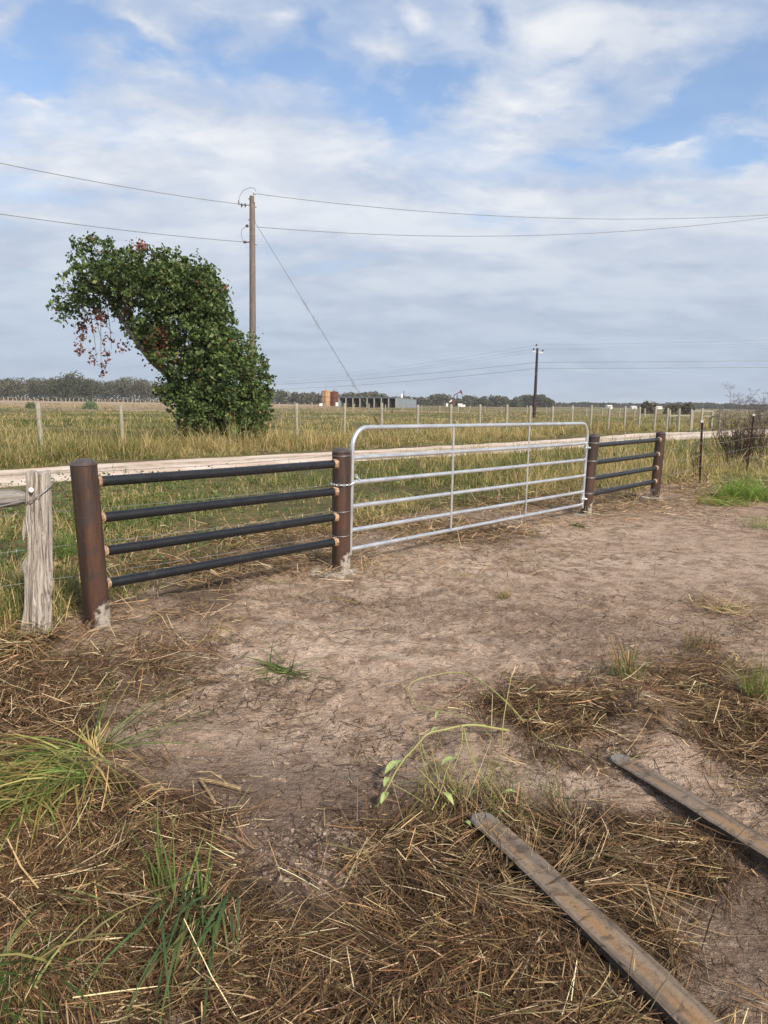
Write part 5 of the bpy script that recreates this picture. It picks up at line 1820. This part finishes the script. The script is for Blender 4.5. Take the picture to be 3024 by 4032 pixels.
limb([(1010, 1390, 0), (960, 1180, 0), (880, 1030, -.1), (760, 935, -.2), (690, 880, -.25), (640, 820, -.3), (570, 730, -.3), (500, 620, -.2), (430, 530, -.1), (360, 430, 0), (300, 330, 0)], .19, .04, 'trunk')
limb([(900, 1060, -.1), (940, 800, .3), (980, 560, .3), (1000, 380, .2)], .10, .03)
limb([(780, 950, -.2), (800, 720, 0), (720, 500, .1), (620, 300, .1), (560, 190, 0)], .09, .02)
limb([(1010, 1380, .3), (1100, 1100, .4), (1180, 880, .4), (1220, 700, .2)], .09, .02)
limb([(1020, 1380, -.3), (1150, 1200, -.4), (1330, 1000, -.4), (1380, 900, -.3)], .07, .015)
limb([(360, 430, 0), (300, 250, .1), (240, 110, .1)], .04, .012)
limb([(330, 400, 0), (210, 420, -.1), (110, 480, -.1)], .035, .01)
for (pts) in ([(330, 480, 0), (325, 650, 0), (330, 930, 0)], [(280, 520, .1), (300, 650, .1), (370, 860, .1)], [(300, 520, -.1), (380, 650, -.1), (420, 690, -.1)], [(230, 560, 0), (200, 700, 0), (190, 810, 0)], [(260, 560, 0), (280, 720, .1), (290, 850, .1)], [(430, 560, 0), (490, 700, 0), (520, 770, 0)], [(360, 500, .1), (380, 640, .1), (390, 790, .1)]):
    limb(pts, .014, .006, 'twig')


def crown(tab, per, red=False):
    cs, sh = [], []
    for (zx, zy, r, den) in tab:
        rm = r * TS
        reps = [-0.9] if red else ([0.0] if r < 60 else ([-0.7, 0.5] if r < 100 else [-1.1, -0.3, 0.7]))
        if red and zx < 450:
            reps = [0.0]
        for dyy in reps:
            c = tpt(zx, zy, dyy + random.uniform(-.25, .25))
            sc_ = 1.0 if abs(dyy) < 0.8 else 0.9
            ncl = max(3, int(per * den * (r / 60.0) ** 1.8 * (0.85 if zx < 480 and not red else 1.1)))
            d = RNG.normal(size=(ncl, 3))
            d /= np.linalg.norm(d, axis=1)[:, None]
            rr = RNG.uniform(0.2, 1.0, ncl) ** 0.5 * RNG.choice([1.0, 1.0, 1.16], ncl)
            cc2 = c + d * (rr * rm * sc_)[:, None] * np.array([1, 1.15, 1])
            nl = 15 if not red else 6
            sig = RNG.uniform(0.05, 0.12, (ncl, 1)) if not red else np.full((ncl, 1), 0.07)
            k = np.repeat(cc2, nl, 0) + RNG.normal(0, 1, (ncl * nl, 3)) * np.repeat(sig, nl, 0)
            cs.append(k)
            sh.append(np.repeat(RNG.normal(1.0, 0.30, ncl), nl))
    c = np.concatenate(cs)
    sh = np.concatenate(sh)
    c[:, 2] = np.maximum(c[:, 2], 0.08)
    return c, sh


c, sh = crown(CROWN, 9.0)
n = len(c)
col = palette(n, [(0.038, 0.066, 0.020), (0.066, 0.104, 0.029), (0.105, 0.148, 0.042), (0.17, 0.205, 0.068), (0.18, 0.08, 0.036)], [2.6, 3, 2.4, 1.2, 0.14], 0.18) * np.clip(sh, 0.5, 1.6)[:, None]
v, f, cc_ = leaves(c, RNG.lognormal(-2.2, 0.28, n), col)
np_mesh('crown', v, f, M['leaf'], tree, cols=cc_)
c, sh = crown(RED, 20, True)
n = len(c)
col = palette(n, [(0.22, 0.048, 0.03), (0.17, 0.055, 0.038), (0.28, 0.12, 0.055), (0.12, 0.095, 0.04)], [2.4, 2, 1.2, 0.8], 0.2)
v, f, cc_ = leaves(c, RNG.uniform(0.09, 0.15, n), col)
o = np_mesh('red_foliage', v, f, M['leaf'], tree, cols=cc_)
o['label'] = 'reddened autumn leaves hanging in the crown'

# ------------------------------------------------------------------ bushes out in the pasture


def bush(name, label, px, py, Z, w, h, cols, n=1400, leaf=0.16, cat='bush', group=None, ragged=0.3):
    p = at(px, py, Z)
    p.z = Hs(p.x, p.y)
    root = thing(name, p, label, cat, group)
    d = RNG.normal(size=(n, 3))
    d /= np.linalg.norm(d, axis=1)[:, None]
    d[:, 2] = np.abs(d[:, 2])
    r = RNG.uniform(0.3, 1.0, n) ** 0.5
    lump = 1 + ragged * (fbm(d[:, 0] * 2.5 + px, d[:, 1] * 2.5 + d[:, 2] * 2.0, int(px) % 97, 3) - 0.5) * 2
    c = np.array(p) + d * (r * lump)[:, None] * np.array([w / 2, w / 2, h])
    v, f, cc_ = leaves(c, leaf * RNG.uniform(0.6, 1.3, n), palette(n, cols, [1] * len(cols), 0.2))
    np_mesh('foliage', v, f, M['wood_far'], root, cols=cc_)
    for k in range(3):
        a = random.uniform(0, 6.28)
        MB().tube([p, p + Vector((math.cos(a) * w * 0.1, math.sin(a) * w * 0.1, h * 0.4)), p + Vector((math.cos(a) * w * 0.25, math.sin(a) * w * 0.25, h * 0.75))], [0.05 * h / 2, 0.035 * h / 2, 0.01], 6).build('stem', M['bark'], root)
    return root


GB = [(0.14, 0.19, 0.10), (0.19, 0.24, 0.13), (0.10, 0.15, 0.07)]
bush('round_bush', 'rounded grey green bush in the pasture left of the tree', 357, 1606, 112, 2.6, 1.35, GB, 1800, 0.15, 'bush', 'bushes in the pasture')
bush('round_bush', 'small dark green bush behind the leftmost wooden fence post', 123, 1602, 112, 1.9, 1.05, [(0.09, 0.13, 0.06), (0.12, 0.16, 0.08)], 1000, 0.14, 'bush', 'bushes in the pasture')
DK = [(0.075, 0.07, 0.05), (0.11, 0.095, 0.065), (0.14, 0.11, 0.08)]
for px, w_, h_, lab in ((2552, 3.6, 2.5, 'dark scrub tree, leftmost of three behind the far right posts'), (2650, 4.4, 2.4, 'dark scrub tree, middle of three behind the far right posts'), (2706, 3.2, 2.45, 'dark scrub tree, rightmost of three behind the far right posts')):
    bush('scrub_tree', lab, px, 1618, 170, w_, h_, DK, 1700, 0.40, 'tree', 'scrub trees behind the far right posts', 0.5)

# ------------------------------------------------------------------ dead weeds by the right fence


def dead_weed(label, P, h, nst, spread, colr, umb=False, lean=0.35, rad=0.006):
    P = Vector((P.x, P.y, Hs(P.x, P.y)))
    root = thing('dead_weed', P, label, 'weed', 'dead weeds on the right')
    mat = M['deadstem'] if not umb else M['graystem']
    for k in range(nst):
        a = random.uniform(0, 6.28)
        b = P + Vector((math.cos(a), math.sin(a), 0)) * random.uniform(0, spread * 0.4)
        d = Vector((math.cos(a) * random.uniform(0, lean), math.sin(a) * random.uniform(0, lean), 1)).normalized()
        hh = h * random.uniform(0.6, 1.05)
        pts = [b + d * hh * t + Vector((math.sin(t * 3 + k) * 0.04 * h, 0, -0.12 * lean * t * t * hh)) for t in (0, .25, .5, .75, 1)]
        mb = MB().tube(pts, [rad, rad * .9, rad * .75, rad * .55, rad * .35], 5)
        for j in range(random.randint(5, 10)):
            t = random.uniform(0.3, 1.0)
            i = min(3, int(t * 4))
            q = pts[i].lerp(pts[i + 1], t * 4 - i)
            az = random.uniform(0, 6.28)
            dd_ = Vector((math.cos(az), math.sin(az), random.uniform(0.6, 1.6))).normalized() * hh * random.uniform(0.08, 0.24)
            e = q + dd_
            mb.tube([q, q + dd_ * 0.5 + UP * 0.01, e], [rad * .45, rad * .35, rad * .2], 4)
            if umb:
                for m2 in range(6):
                    mb.tube([e, e + Vector((random.uniform(-1, 1), random.uniform(-1, 1), random.uniform(0.1, 0.6))).normalized() * 0.09 * h], [rad * .25, rad * .5], 3)
            else:
                for m2 in range(3):
                    s2 = q.lerp(e, random.uniform(0.3, 1))
                    mb.tube([s2, s2 + Vector((random.uniform(-1, 1), random.uniform(-1, 1), random.uniform(-.2, 1))).normalized() * 0.06 * h], [rad * .22, rad * .35], 3)
        mb.build('stem', mat, root)
    return root


M['deadstem'] = m_plain('dead_stem', (0.055, 0.032, 0.024), 0.85, 0, 0.4, 12)
M['graystem'] = m_plain('dead_umbel', (0.16, 0.13, 0.12), 0.85, 0, 0.3, 12)
dead_weed('bushy dark brown dead weed behind the farther slim post', gp(2905, 1822), 1.35, 46, 0.9, None, False, 0.75, 0.011)
dead_weed('sparse brown dead weed between the slim posts', gp(2855, 1838), 1.25, 9, 0.6, None, False, 0.6, 0.009)
dead_weed('dark dead weed at the right edge behind the slim post', gp(2995, 1800), 1.2, 24, 0.8, None, False, 0.7, 0.010)
dead_weed('low dead weed next to the nearer slim post', gp(2738, 1880), 0.85, 5, 0.25, None, False, 0.25, 0.006)
u1 = at(2890, 1660, 33)
u1.z = 0
dead_weed('tall branching dry weed with flat seed heads against the sky', u1, 2.75, 3, 0.3, None, True, 0.22, 0.012)
for px, hh, nst, lab in ((2850, 1.9, 6, 'dusky dry weed left of the tall branching weed'), (2940, 2.25, 8, 'dusky dry weed right of the tall branching weed'), (2985, 2.1, 9, 'dusky dry weed second from the right edge'), (3030, 2.3, 9, 'dusky dry weed cut by the right edge')):
    u = at(px, 1660, 36)
    u.z = 0
    dead_weed(lab, u, hh, nst, 0.9, None, True, 0.45, 0.014)

# ------------------------------------------------------------------ oil lease: tanks, shed, pump jack
def on_ground(px, Z):
    d = ray(px, 1600)
    return Vector((d[0] / d[1] * Z, Z, Hs(d[0] / d[1] * Z, Z)))


for px, Z, rad, hgt, mat, lab in ((1283, 290, 1.78, 6.0, 'tank_y', 'tall rusty yellow storage tank left of the open shed'), (1316, 297, 1.75, 5.75, 'tank_r', 'dark red storage tank touching the yellow tank')):
    P = on_ground(px, Z)
    root = thing('storage_tank', P, lab, 'tank', 'oil storage tanks')
    MB().lathe(P, UP, [(0, rad), (hgt * .33, rad), (hgt * .335, rad * 1.01), (hgt * .345, rad * 1.01), (hgt * .35, rad), (hgt * .66, rad), (hgt * .665, rad * 1.01), (hgt * .675, rad * 1.01), (hgt * .68, rad), (hgt, rad)], 28).build('shell', M[mat], root, origin=P)
    MB().lathe(P + UP * hgt, UP, [(0, rad * 1.02), (0.06, rad * 1.02), (0.35, 0.25), (0.5, 0.25)], 28).build('roof', M[mat], root)
    mb = MB()
    lp = P + Vector((-0.2, -rad - 0.08, 0))
    for s_ in (-.22, .22):
        mb.box(lp + Vector((s_, 0, hgt / 2)), (0.07, 0.07, hgt))
    for k in range(int(hgt / 0.4)):
        mb.box(lp + Vector((0, 0, 0.3 + k * 0.4)), (0.44, 0.05, 0.05))
    mb.build('ladder', M['rustguard'], root, smooth=False)
    if mat == 'tank_y':
        MB().tube([P + Vector((0, -0.3, hgt)), P + Vector((0, -0.3, hgt + 3.2))], 0.05, 6).build('vent_pipe', M['wire'], root)
    else:
        mb = MB()
        for s_ in (-.6, .1, .8):
            mb.tube([P + Vector((s_, 0, hgt)), P + Vector((s_, 0, hgt + 1.3))], 0.05, 6)
        mb.tube([P + Vector((-.6, 0, hgt + 1.3)), P + Vector((.8, 0, hgt + 1.3))], 0.05, 6).box(P + Vector((0.1, 0, hgt + 0.75)), (1.5, 0.9, 0.07))
        mb.build('catwalk', M['wire'], root, smooth=False)
sh_z = 242.0
c_l, c_r = on_ground(1336, sh_z + 5), on_ground(1560, sh_z - 2)
u = (c_r - c_l).normalized()
back = Vector((-u.y, u.x, 0))
back = (back + u * 0.36).normalized()
shed = thing('pole_shed', (c_l + c_r) / 2, 'long open fronted tin shed with dark bays in the pasture', 'shed')
hF, hB, dep = 3.35, 2.75, 11.0
Ls = (c_r - c_l).length
mb = MB()


def slab(name, a, b, c, d, th, mat):
    n_ = (b - a).cross(d - a).normalized() * th
    MB().add([a, b, c, d, a + n_, b + n_, c + n_, d + n_], [(0, 1, 2, 3), (7, 6, 5, 4), (0, 4, 5, 1), (1, 5, 6, 2), (2, 6, 7, 3), (3, 7, 4, 0)]).build(name, mat, shed, smooth=False)


slab('roof', c_l + UP * hF - back * .5 - u * .2, c_r + UP * hF - back * .5 + u * .2, c_r + back * dep + UP * hB + u * .2, c_l + back * dep + UP * hB - u * .2, 0.12, M['tin'])
slab('back_wall', c_l + back * dep, c_r + back * dep, c_r + back * dep + UP * (hB - .03), c_l + back * dep + UP * (hB - .03), 0.06, M['tin'])
slab('end_wall', c_r + u * .03, c_r + u * .03 + back * dep, c_r + u * .03 + back * dep + UP * (hB - .03), c_r + u * .03 + UP * (hF - .03), 0.06, M['tin'])
slab('end_wall', c_l - u * .03, c_l - u * .03 + back * dep, c_l - u * .03 + back * dep + UP * (hB - .03), c_l - u * .03 + UP * (hF - .03), 0.06, M['tin'])
for k in range(9):
    p = c_l + u * (Ls * k / 8.0)
    MB().box(p - back * .2 + UP * (hF / 2 - .15), (0.26, 0.26, hF - .3), (u, back, UP)).build('shed_post', M['pinepost'], shed, smooth=False)
    if 0 < k < 8:
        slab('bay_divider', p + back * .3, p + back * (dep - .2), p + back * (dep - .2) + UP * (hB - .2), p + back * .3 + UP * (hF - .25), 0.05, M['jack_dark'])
MB().box((c_l + c_r) / 2 - back * .2 + UP * (hF - .14), (Ls + .3, 0.2, 0.28), (u, back, UP)).build('header_beam', M['tin'], shed, smooth=False)
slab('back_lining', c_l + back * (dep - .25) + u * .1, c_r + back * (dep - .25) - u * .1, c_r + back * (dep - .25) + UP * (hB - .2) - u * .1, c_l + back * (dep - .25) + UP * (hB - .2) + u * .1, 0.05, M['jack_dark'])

P = on_ground(1581, 300)
tr = thing('treater_vessel', P, 'slim white upright vessel and stack behind the shed', 'vessel')
MB().lathe(P, UP, [(0, .42), (5.2, .42), (5.45, .3), (5.5, .05)], 16).build('shell', M['white'], tr)
MB().tube([P + Vector((.85, 0, 0)), P + Vector((.85, 0, 6.6))], .14, 8).build('stack', M['rustguard'], tr)
P = on_ground(1621, 310)
o = thing('standpipe', P, 'small white upright tank right of the shed', 'vessel')
MB().lathe(P, UP, [(0, .22), (3.6, .22), (3.75, .1)], 12).build('shell', M['white'], o)
for px, Z, s_, lab in ((1264, 285, (1.2, 1.0, 1.0), 'tiny white box at the foot of the yellow tank'), (1327, 285, (1.1, 1.0, 1.4), 'tiny cream box at the foot of the red tank'), (1811, 425, (2.6, 1.6, 1.7), 'white equipment box right of the pump jack'), (1822, 410, (2.8, 1.6, 1.2), 'low white equipment box farthest right of the pump jack'), (1760, 425, (1.2, 1.2, 1.8), 'small white tank left of the pump jack')):
    P = on_ground(px, Z)
    b = thing('equipment_box', P, lab, 'box', 'small white boxes on the oil lease')
    MB().box(P + UP * s_[2] / 2, s_).build('case', M['white'], b, smooth=False, bevel=0.06)
    MB().box(P + UP * (s_[2] + .06), (s_[0] * 1.1, s_[1] * 1.1, 0.1)).build('lid', M['white'], b, smooth=False)

JY = 430.0
JS = JY / FPX
jb = on_ground(1796, JY)
jack = thing('pump_jack', jb, 'dark red nodding pump jack on the horizon right of the shed', 'pump jack')


def jp(px, py, dyy=0.0):
    p = at(px, py, JY)
    return Vector((p.x, p.y + dyy, max(0.0, p.z)))


MB().box(jb + Vector((-.5, 0, .25)), (8.0, 1.8, .5)).build('skid', M['jack_dark'], jack, smooth=False)
for sx, sy in ((-1.3, -.9), (-1.3, .9), (1.4, -.9), (1.4, .9)):
    MB().tube([jb + Vector((sx + .6, sy, .4)), jp(1800, 1555)], .17, 6).build('samson_leg', M['jack_dark'], jack)
MB().box((jp(1787, 1557) + jp(1813, 1543)) / 2, ((jp(1813, 1543) - jp(1787, 1557)).length, .5, .6), ((jp(1813, 1543) - jp(1787, 1557)).normalized(), Vector((0, 1, 0)), (jp(1813, 1543) - jp(1787, 1557)).normalized().cross(Vector((0, 1, 0))) * -1)).build('walking_beam', M['jack'], jack, smooth=False)
hv = [jp(1808, 1545), jp(1813, 1535), jp(1817, 1537), jp(1820, 1545), jp(1821, 1556), jp(1818.5, 1556), jp(1816, 1549)]
MB().add([p + Vector((0, -.3, 0)) for p in hv] + [p + Vector((0, .3, 0)) for p in hv], [tuple(range(7)), tuple(range(13, 6, -1))] + [(k, (k + 1) % 7, 7 + (k + 1) % 7, 7 + k) for k in range(7)]).build('horse_head', M['jack'], jack, smooth=False)
MB().tube([jp(1820.5, 1556), jp(1820.5, 1594)], .05, 5).build('bridle', M['cable'], jack)
for sy in (-.8, .8):
    MB().tube([jp(1788, 1557, sy), jp(1788, 1582, sy)], .12, 6).build('pitman_arm', M['jack_dark'], jack)
    cwt = [jp(1784, 1577, sy), jp(1791, 1575, sy), jp(1794, 1583, sy), jp(1791, 1592, sy), jp(1783, 1592, sy), jp(1779, 1585, sy)]
    MB().add([p + Vector((0, -.2, 0)) for p in cwt] + [p + Vector((0, .2, 0)) for p in cwt], [tuple(range(6)), tuple(range(11, 5, -1))] + [(k, (k + 1) % 6, 6 + (k + 1) % 6, 6 + k) for k in range(6)]).build('counterweight', M['jack'], jack, smooth=False)
MB().box(jp(1786, 1590), (2.2, 1.3, 1.8)).build('gearbox', M['jack'], jack, smooth=False)
gg = [jp(1768, 1582), jp(1779, 1573), jp(1780, 1579), jp(1770, 1584)]
MB().add([p + Vector((0, -.5, 0)) for p in gg] + [p + Vector((0, .5, 0)) for p in gg], [(0, 1, 2, 3), (7, 6, 5, 4)] + [(k, (k + 1) % 4, 4 + (k + 1) % 4, 4 + k) for k in range(4)]).build('belt_guard', M['white'], jack, smooth=False)

# far pale buildings near the horizon on the right
for px, Z, w_, h_, lab in ((2398, 420, 2.6, 1.6, 'tiny white roof far off above a fence post'), (2494, 520, 3.4, 1.4, 'tiny pale far building left of the scrub trees'), (2594, 520, 3.4, 1.4, 'tiny pale far building between the scrub trees')):
    P = on_ground(px, Z)
    b = thing('far_shed', P, lab, 'shed', 'tiny far pale buildings')
    MB().box(P + UP * h_ / 2, (w_, 5, h_)).build('wall', M['white'], b, smooth=False)
    MB().add([P + Vector((-w_ * .55, -2.8, h_)), P + Vector((w_ * .55, -2.8, h_)), P + Vector((w_ * .55, 2.8, h_)), P + Vector((-w_ * .55, 2.8, h_)), P + Vector((-w_ * .55, 0, h_ + .6)), P + Vector((w_ * .55, 0, h_ + .6))],
             [(0, 1, 5, 4), (2, 3, 4, 5), (0, 4, 3), (1, 2, 5), (3, 2, 1, 0)]).build('roof', M['white'], b, smooth=False)

# ------------------------------------------------------------------ woods along the horizon
WOODC = [(0.075, 0.082, 0.048), (0.105, 0.105, 0.065), (0.13, 0.115, 0.08), (0.055, 0.062, 0.036), (0.17, 0.145, 0.115)]


def hz(px):
    return 1586 + 0.0145 * (px - 1512)


def tree_blob(px, top_y, Z, wpx, nleaf, leaf, tint):
    """points of one far crown"""
    base = on_ground(px, Z)
    h = max(2.0, (hz(px) - top_y) / FPX * Z + CAM_Z)
    w = wpx / FPX * Z
    cs = []
    nb = 7
    for k in range(nb):
        a = random.uniform(0, 6.28)
        rr = random.uniform(0, 0.32) * w
        cz = random.uniform(0.35, 0.78) * h
        br = min(random.uniform(0.22, 0.36) * w, h - cz)
        c0 = np.array(base) + np.array([math.cos(a) * rr, math.sin(a) * rr, cz])
        m_n = nleaf // nb
        d = RNG.normal(size=(m_n, 3))
        d /= np.linalg.norm(d, axis=1)[:, None]
        cs.append(c0 + d * (RNG.uniform(0.4, 1.02, m_n) ** 0.5)[:, None] * np.array([br, br, br * 0.9]))
    m_n = nleaf // 4
    low_ = np.array(base) + np.stack([RNG.normal(0, w * 0.3, m_n), RNG.normal(0, w * 0.3, m_n), RNG.uniform(0, 0.5, m_n) * h], 1)
    cs.append(low_)
    c = np.concatenate(cs)
    n = len(c)
    col = palette(n, WOODC, [1, 1, 1, 1, .5], 0.12) * np.array(tint) * random.uniform(0.8, 1.2)
    return leaves(c, leaf * RNG.uniform(0.6, 1.3, n), col)


def wood(name, label, prof, Z, step, wpx, nleaf, leaf, rows=2, tint=(1, 1, 1)):
    P_ = []
    xs_, ys_ = [p[0] for p in prof], [p[1] for p in prof]
    px = xs_[0]
    while px < xs_[-1]:
        for r in range(rows):
            q = px + random.uniform(-.5, .5) * step
            ty = np.interp(q, xs_, ys_) + abs(random.gauss(0, 5)) + (0 if r else 0)
            P_.append(tree_blob(q, ty, Z + r * 14 + random.uniform(-6, 6), wpx * random.uniform(.8, 1.25), nleaf, leaf, tint))
        px += step
    v, f, c = join(P_)
    o = np_mesh(name, v, f, M['wood_far'], cols=c)
    tag(o, label, 'woods', kind='stuff')
    # bare pale trunks showing between the crowns
    return o


wood('woods', 'grey green woods along the horizon at the left', [(-500, 1482), (0, 1485), (140, 1482), (200, 1480), (340, 1487), (420, 1492), (470, 1484), (515, 1474), (560, 1490), (620, 1496), (680, 1490), (760, 1496), (860, 1504)], 385, 27, 72, 620, 0.8, 2)
wood('woods', 'grey green woods behind the tanks and the shed', [(860, 1520), (1100, 1530), (1180, 1538), (1240, 1540), (1330, 1545), (1400, 1540), (1450, 1538), (1480, 1533), (1520, 1552), (1560, 1560), (1580, 1556), (1640, 1562), (1690, 1560)], 420, 26, 50, 330, 1.0, 2)
wood('woods', 'grey green woods behind the pump jack', [(1690, 1565), (1712, 1548), (1745, 1545), (1765, 1562), (1800, 1566), (1862, 1548), (1890, 1560), (1940, 1552), (1990, 1558), (2012, 1570)], 480, 20, 44, 330, 1.0, 2)
wood('woods', 'domed grove of trees behind the dark leaning pole', [(2022, 1565), (2050, 1555), (2080, 1547), (2120, 1548), (2150, 1556), (2168, 1572)], 480, 13, 40, 420, 0.9, 2, (0.95, 1.0, 0.95))
wood('woods', 'thin line of very distant trees at the right horizon', [(2180, 1584), (2300, 1581), (2400, 1584), (2480, 1585), (2560, 1584), (2700, 1582), (2760, 1584), (2860, 1582), (2900, 1588), (3600, 1598)], 800, 13, 34, 150, 1.5, 2, (0.85, 0.85, 0.85))
# the dark domed oak in front of the left woods
c0 = on_ground(275, 365)
oak = thing('oak_tree', c0, 'dark rounded oak standing above the left woods', 'tree')
P_ = []
for (px, ty, wp) in ((225, 1484, 78), (262, 1464, 82), (290, 1455, 86), (320, 1466, 72), (345, 1488, 60), (205, 1500, 60)):
    P_.append(tree_blob(px, ty, 365 + random.uniform(-3, 3), wp, 700, 0.85, (0.72, 0.80, 0.66)))
v, f, c = join(P_)
np_mesh('crown', v, f, M['wood_far'], oak, cols=c)
MB().tube([c0, c0 + Vector((0.3, 0, 3.5)), c0 + Vector((1, 0, 6))], [.6, .45, .2], 8).build('trunk', M['bark'], oak)

# ------------------------------------------------------------------ morning haze
m, N, o = new_mat('haze')
pv = N.n('ShaderNodeVolumePrincipled')
pv.inputs['Color'].default_value = (0.86, 0.89, 0.93, 1)
pv.inputs['Density'].default_value = 0.00022
N.link(pv.outputs[0], o.inputs['Volume'])
hb = MB().box((0, 2900, 7.6), (8600, 6800, 18.0)).build('haze', m, None, smooth=False)
tag(hb, 'thin morning haze over the pasture', kind='stuff')
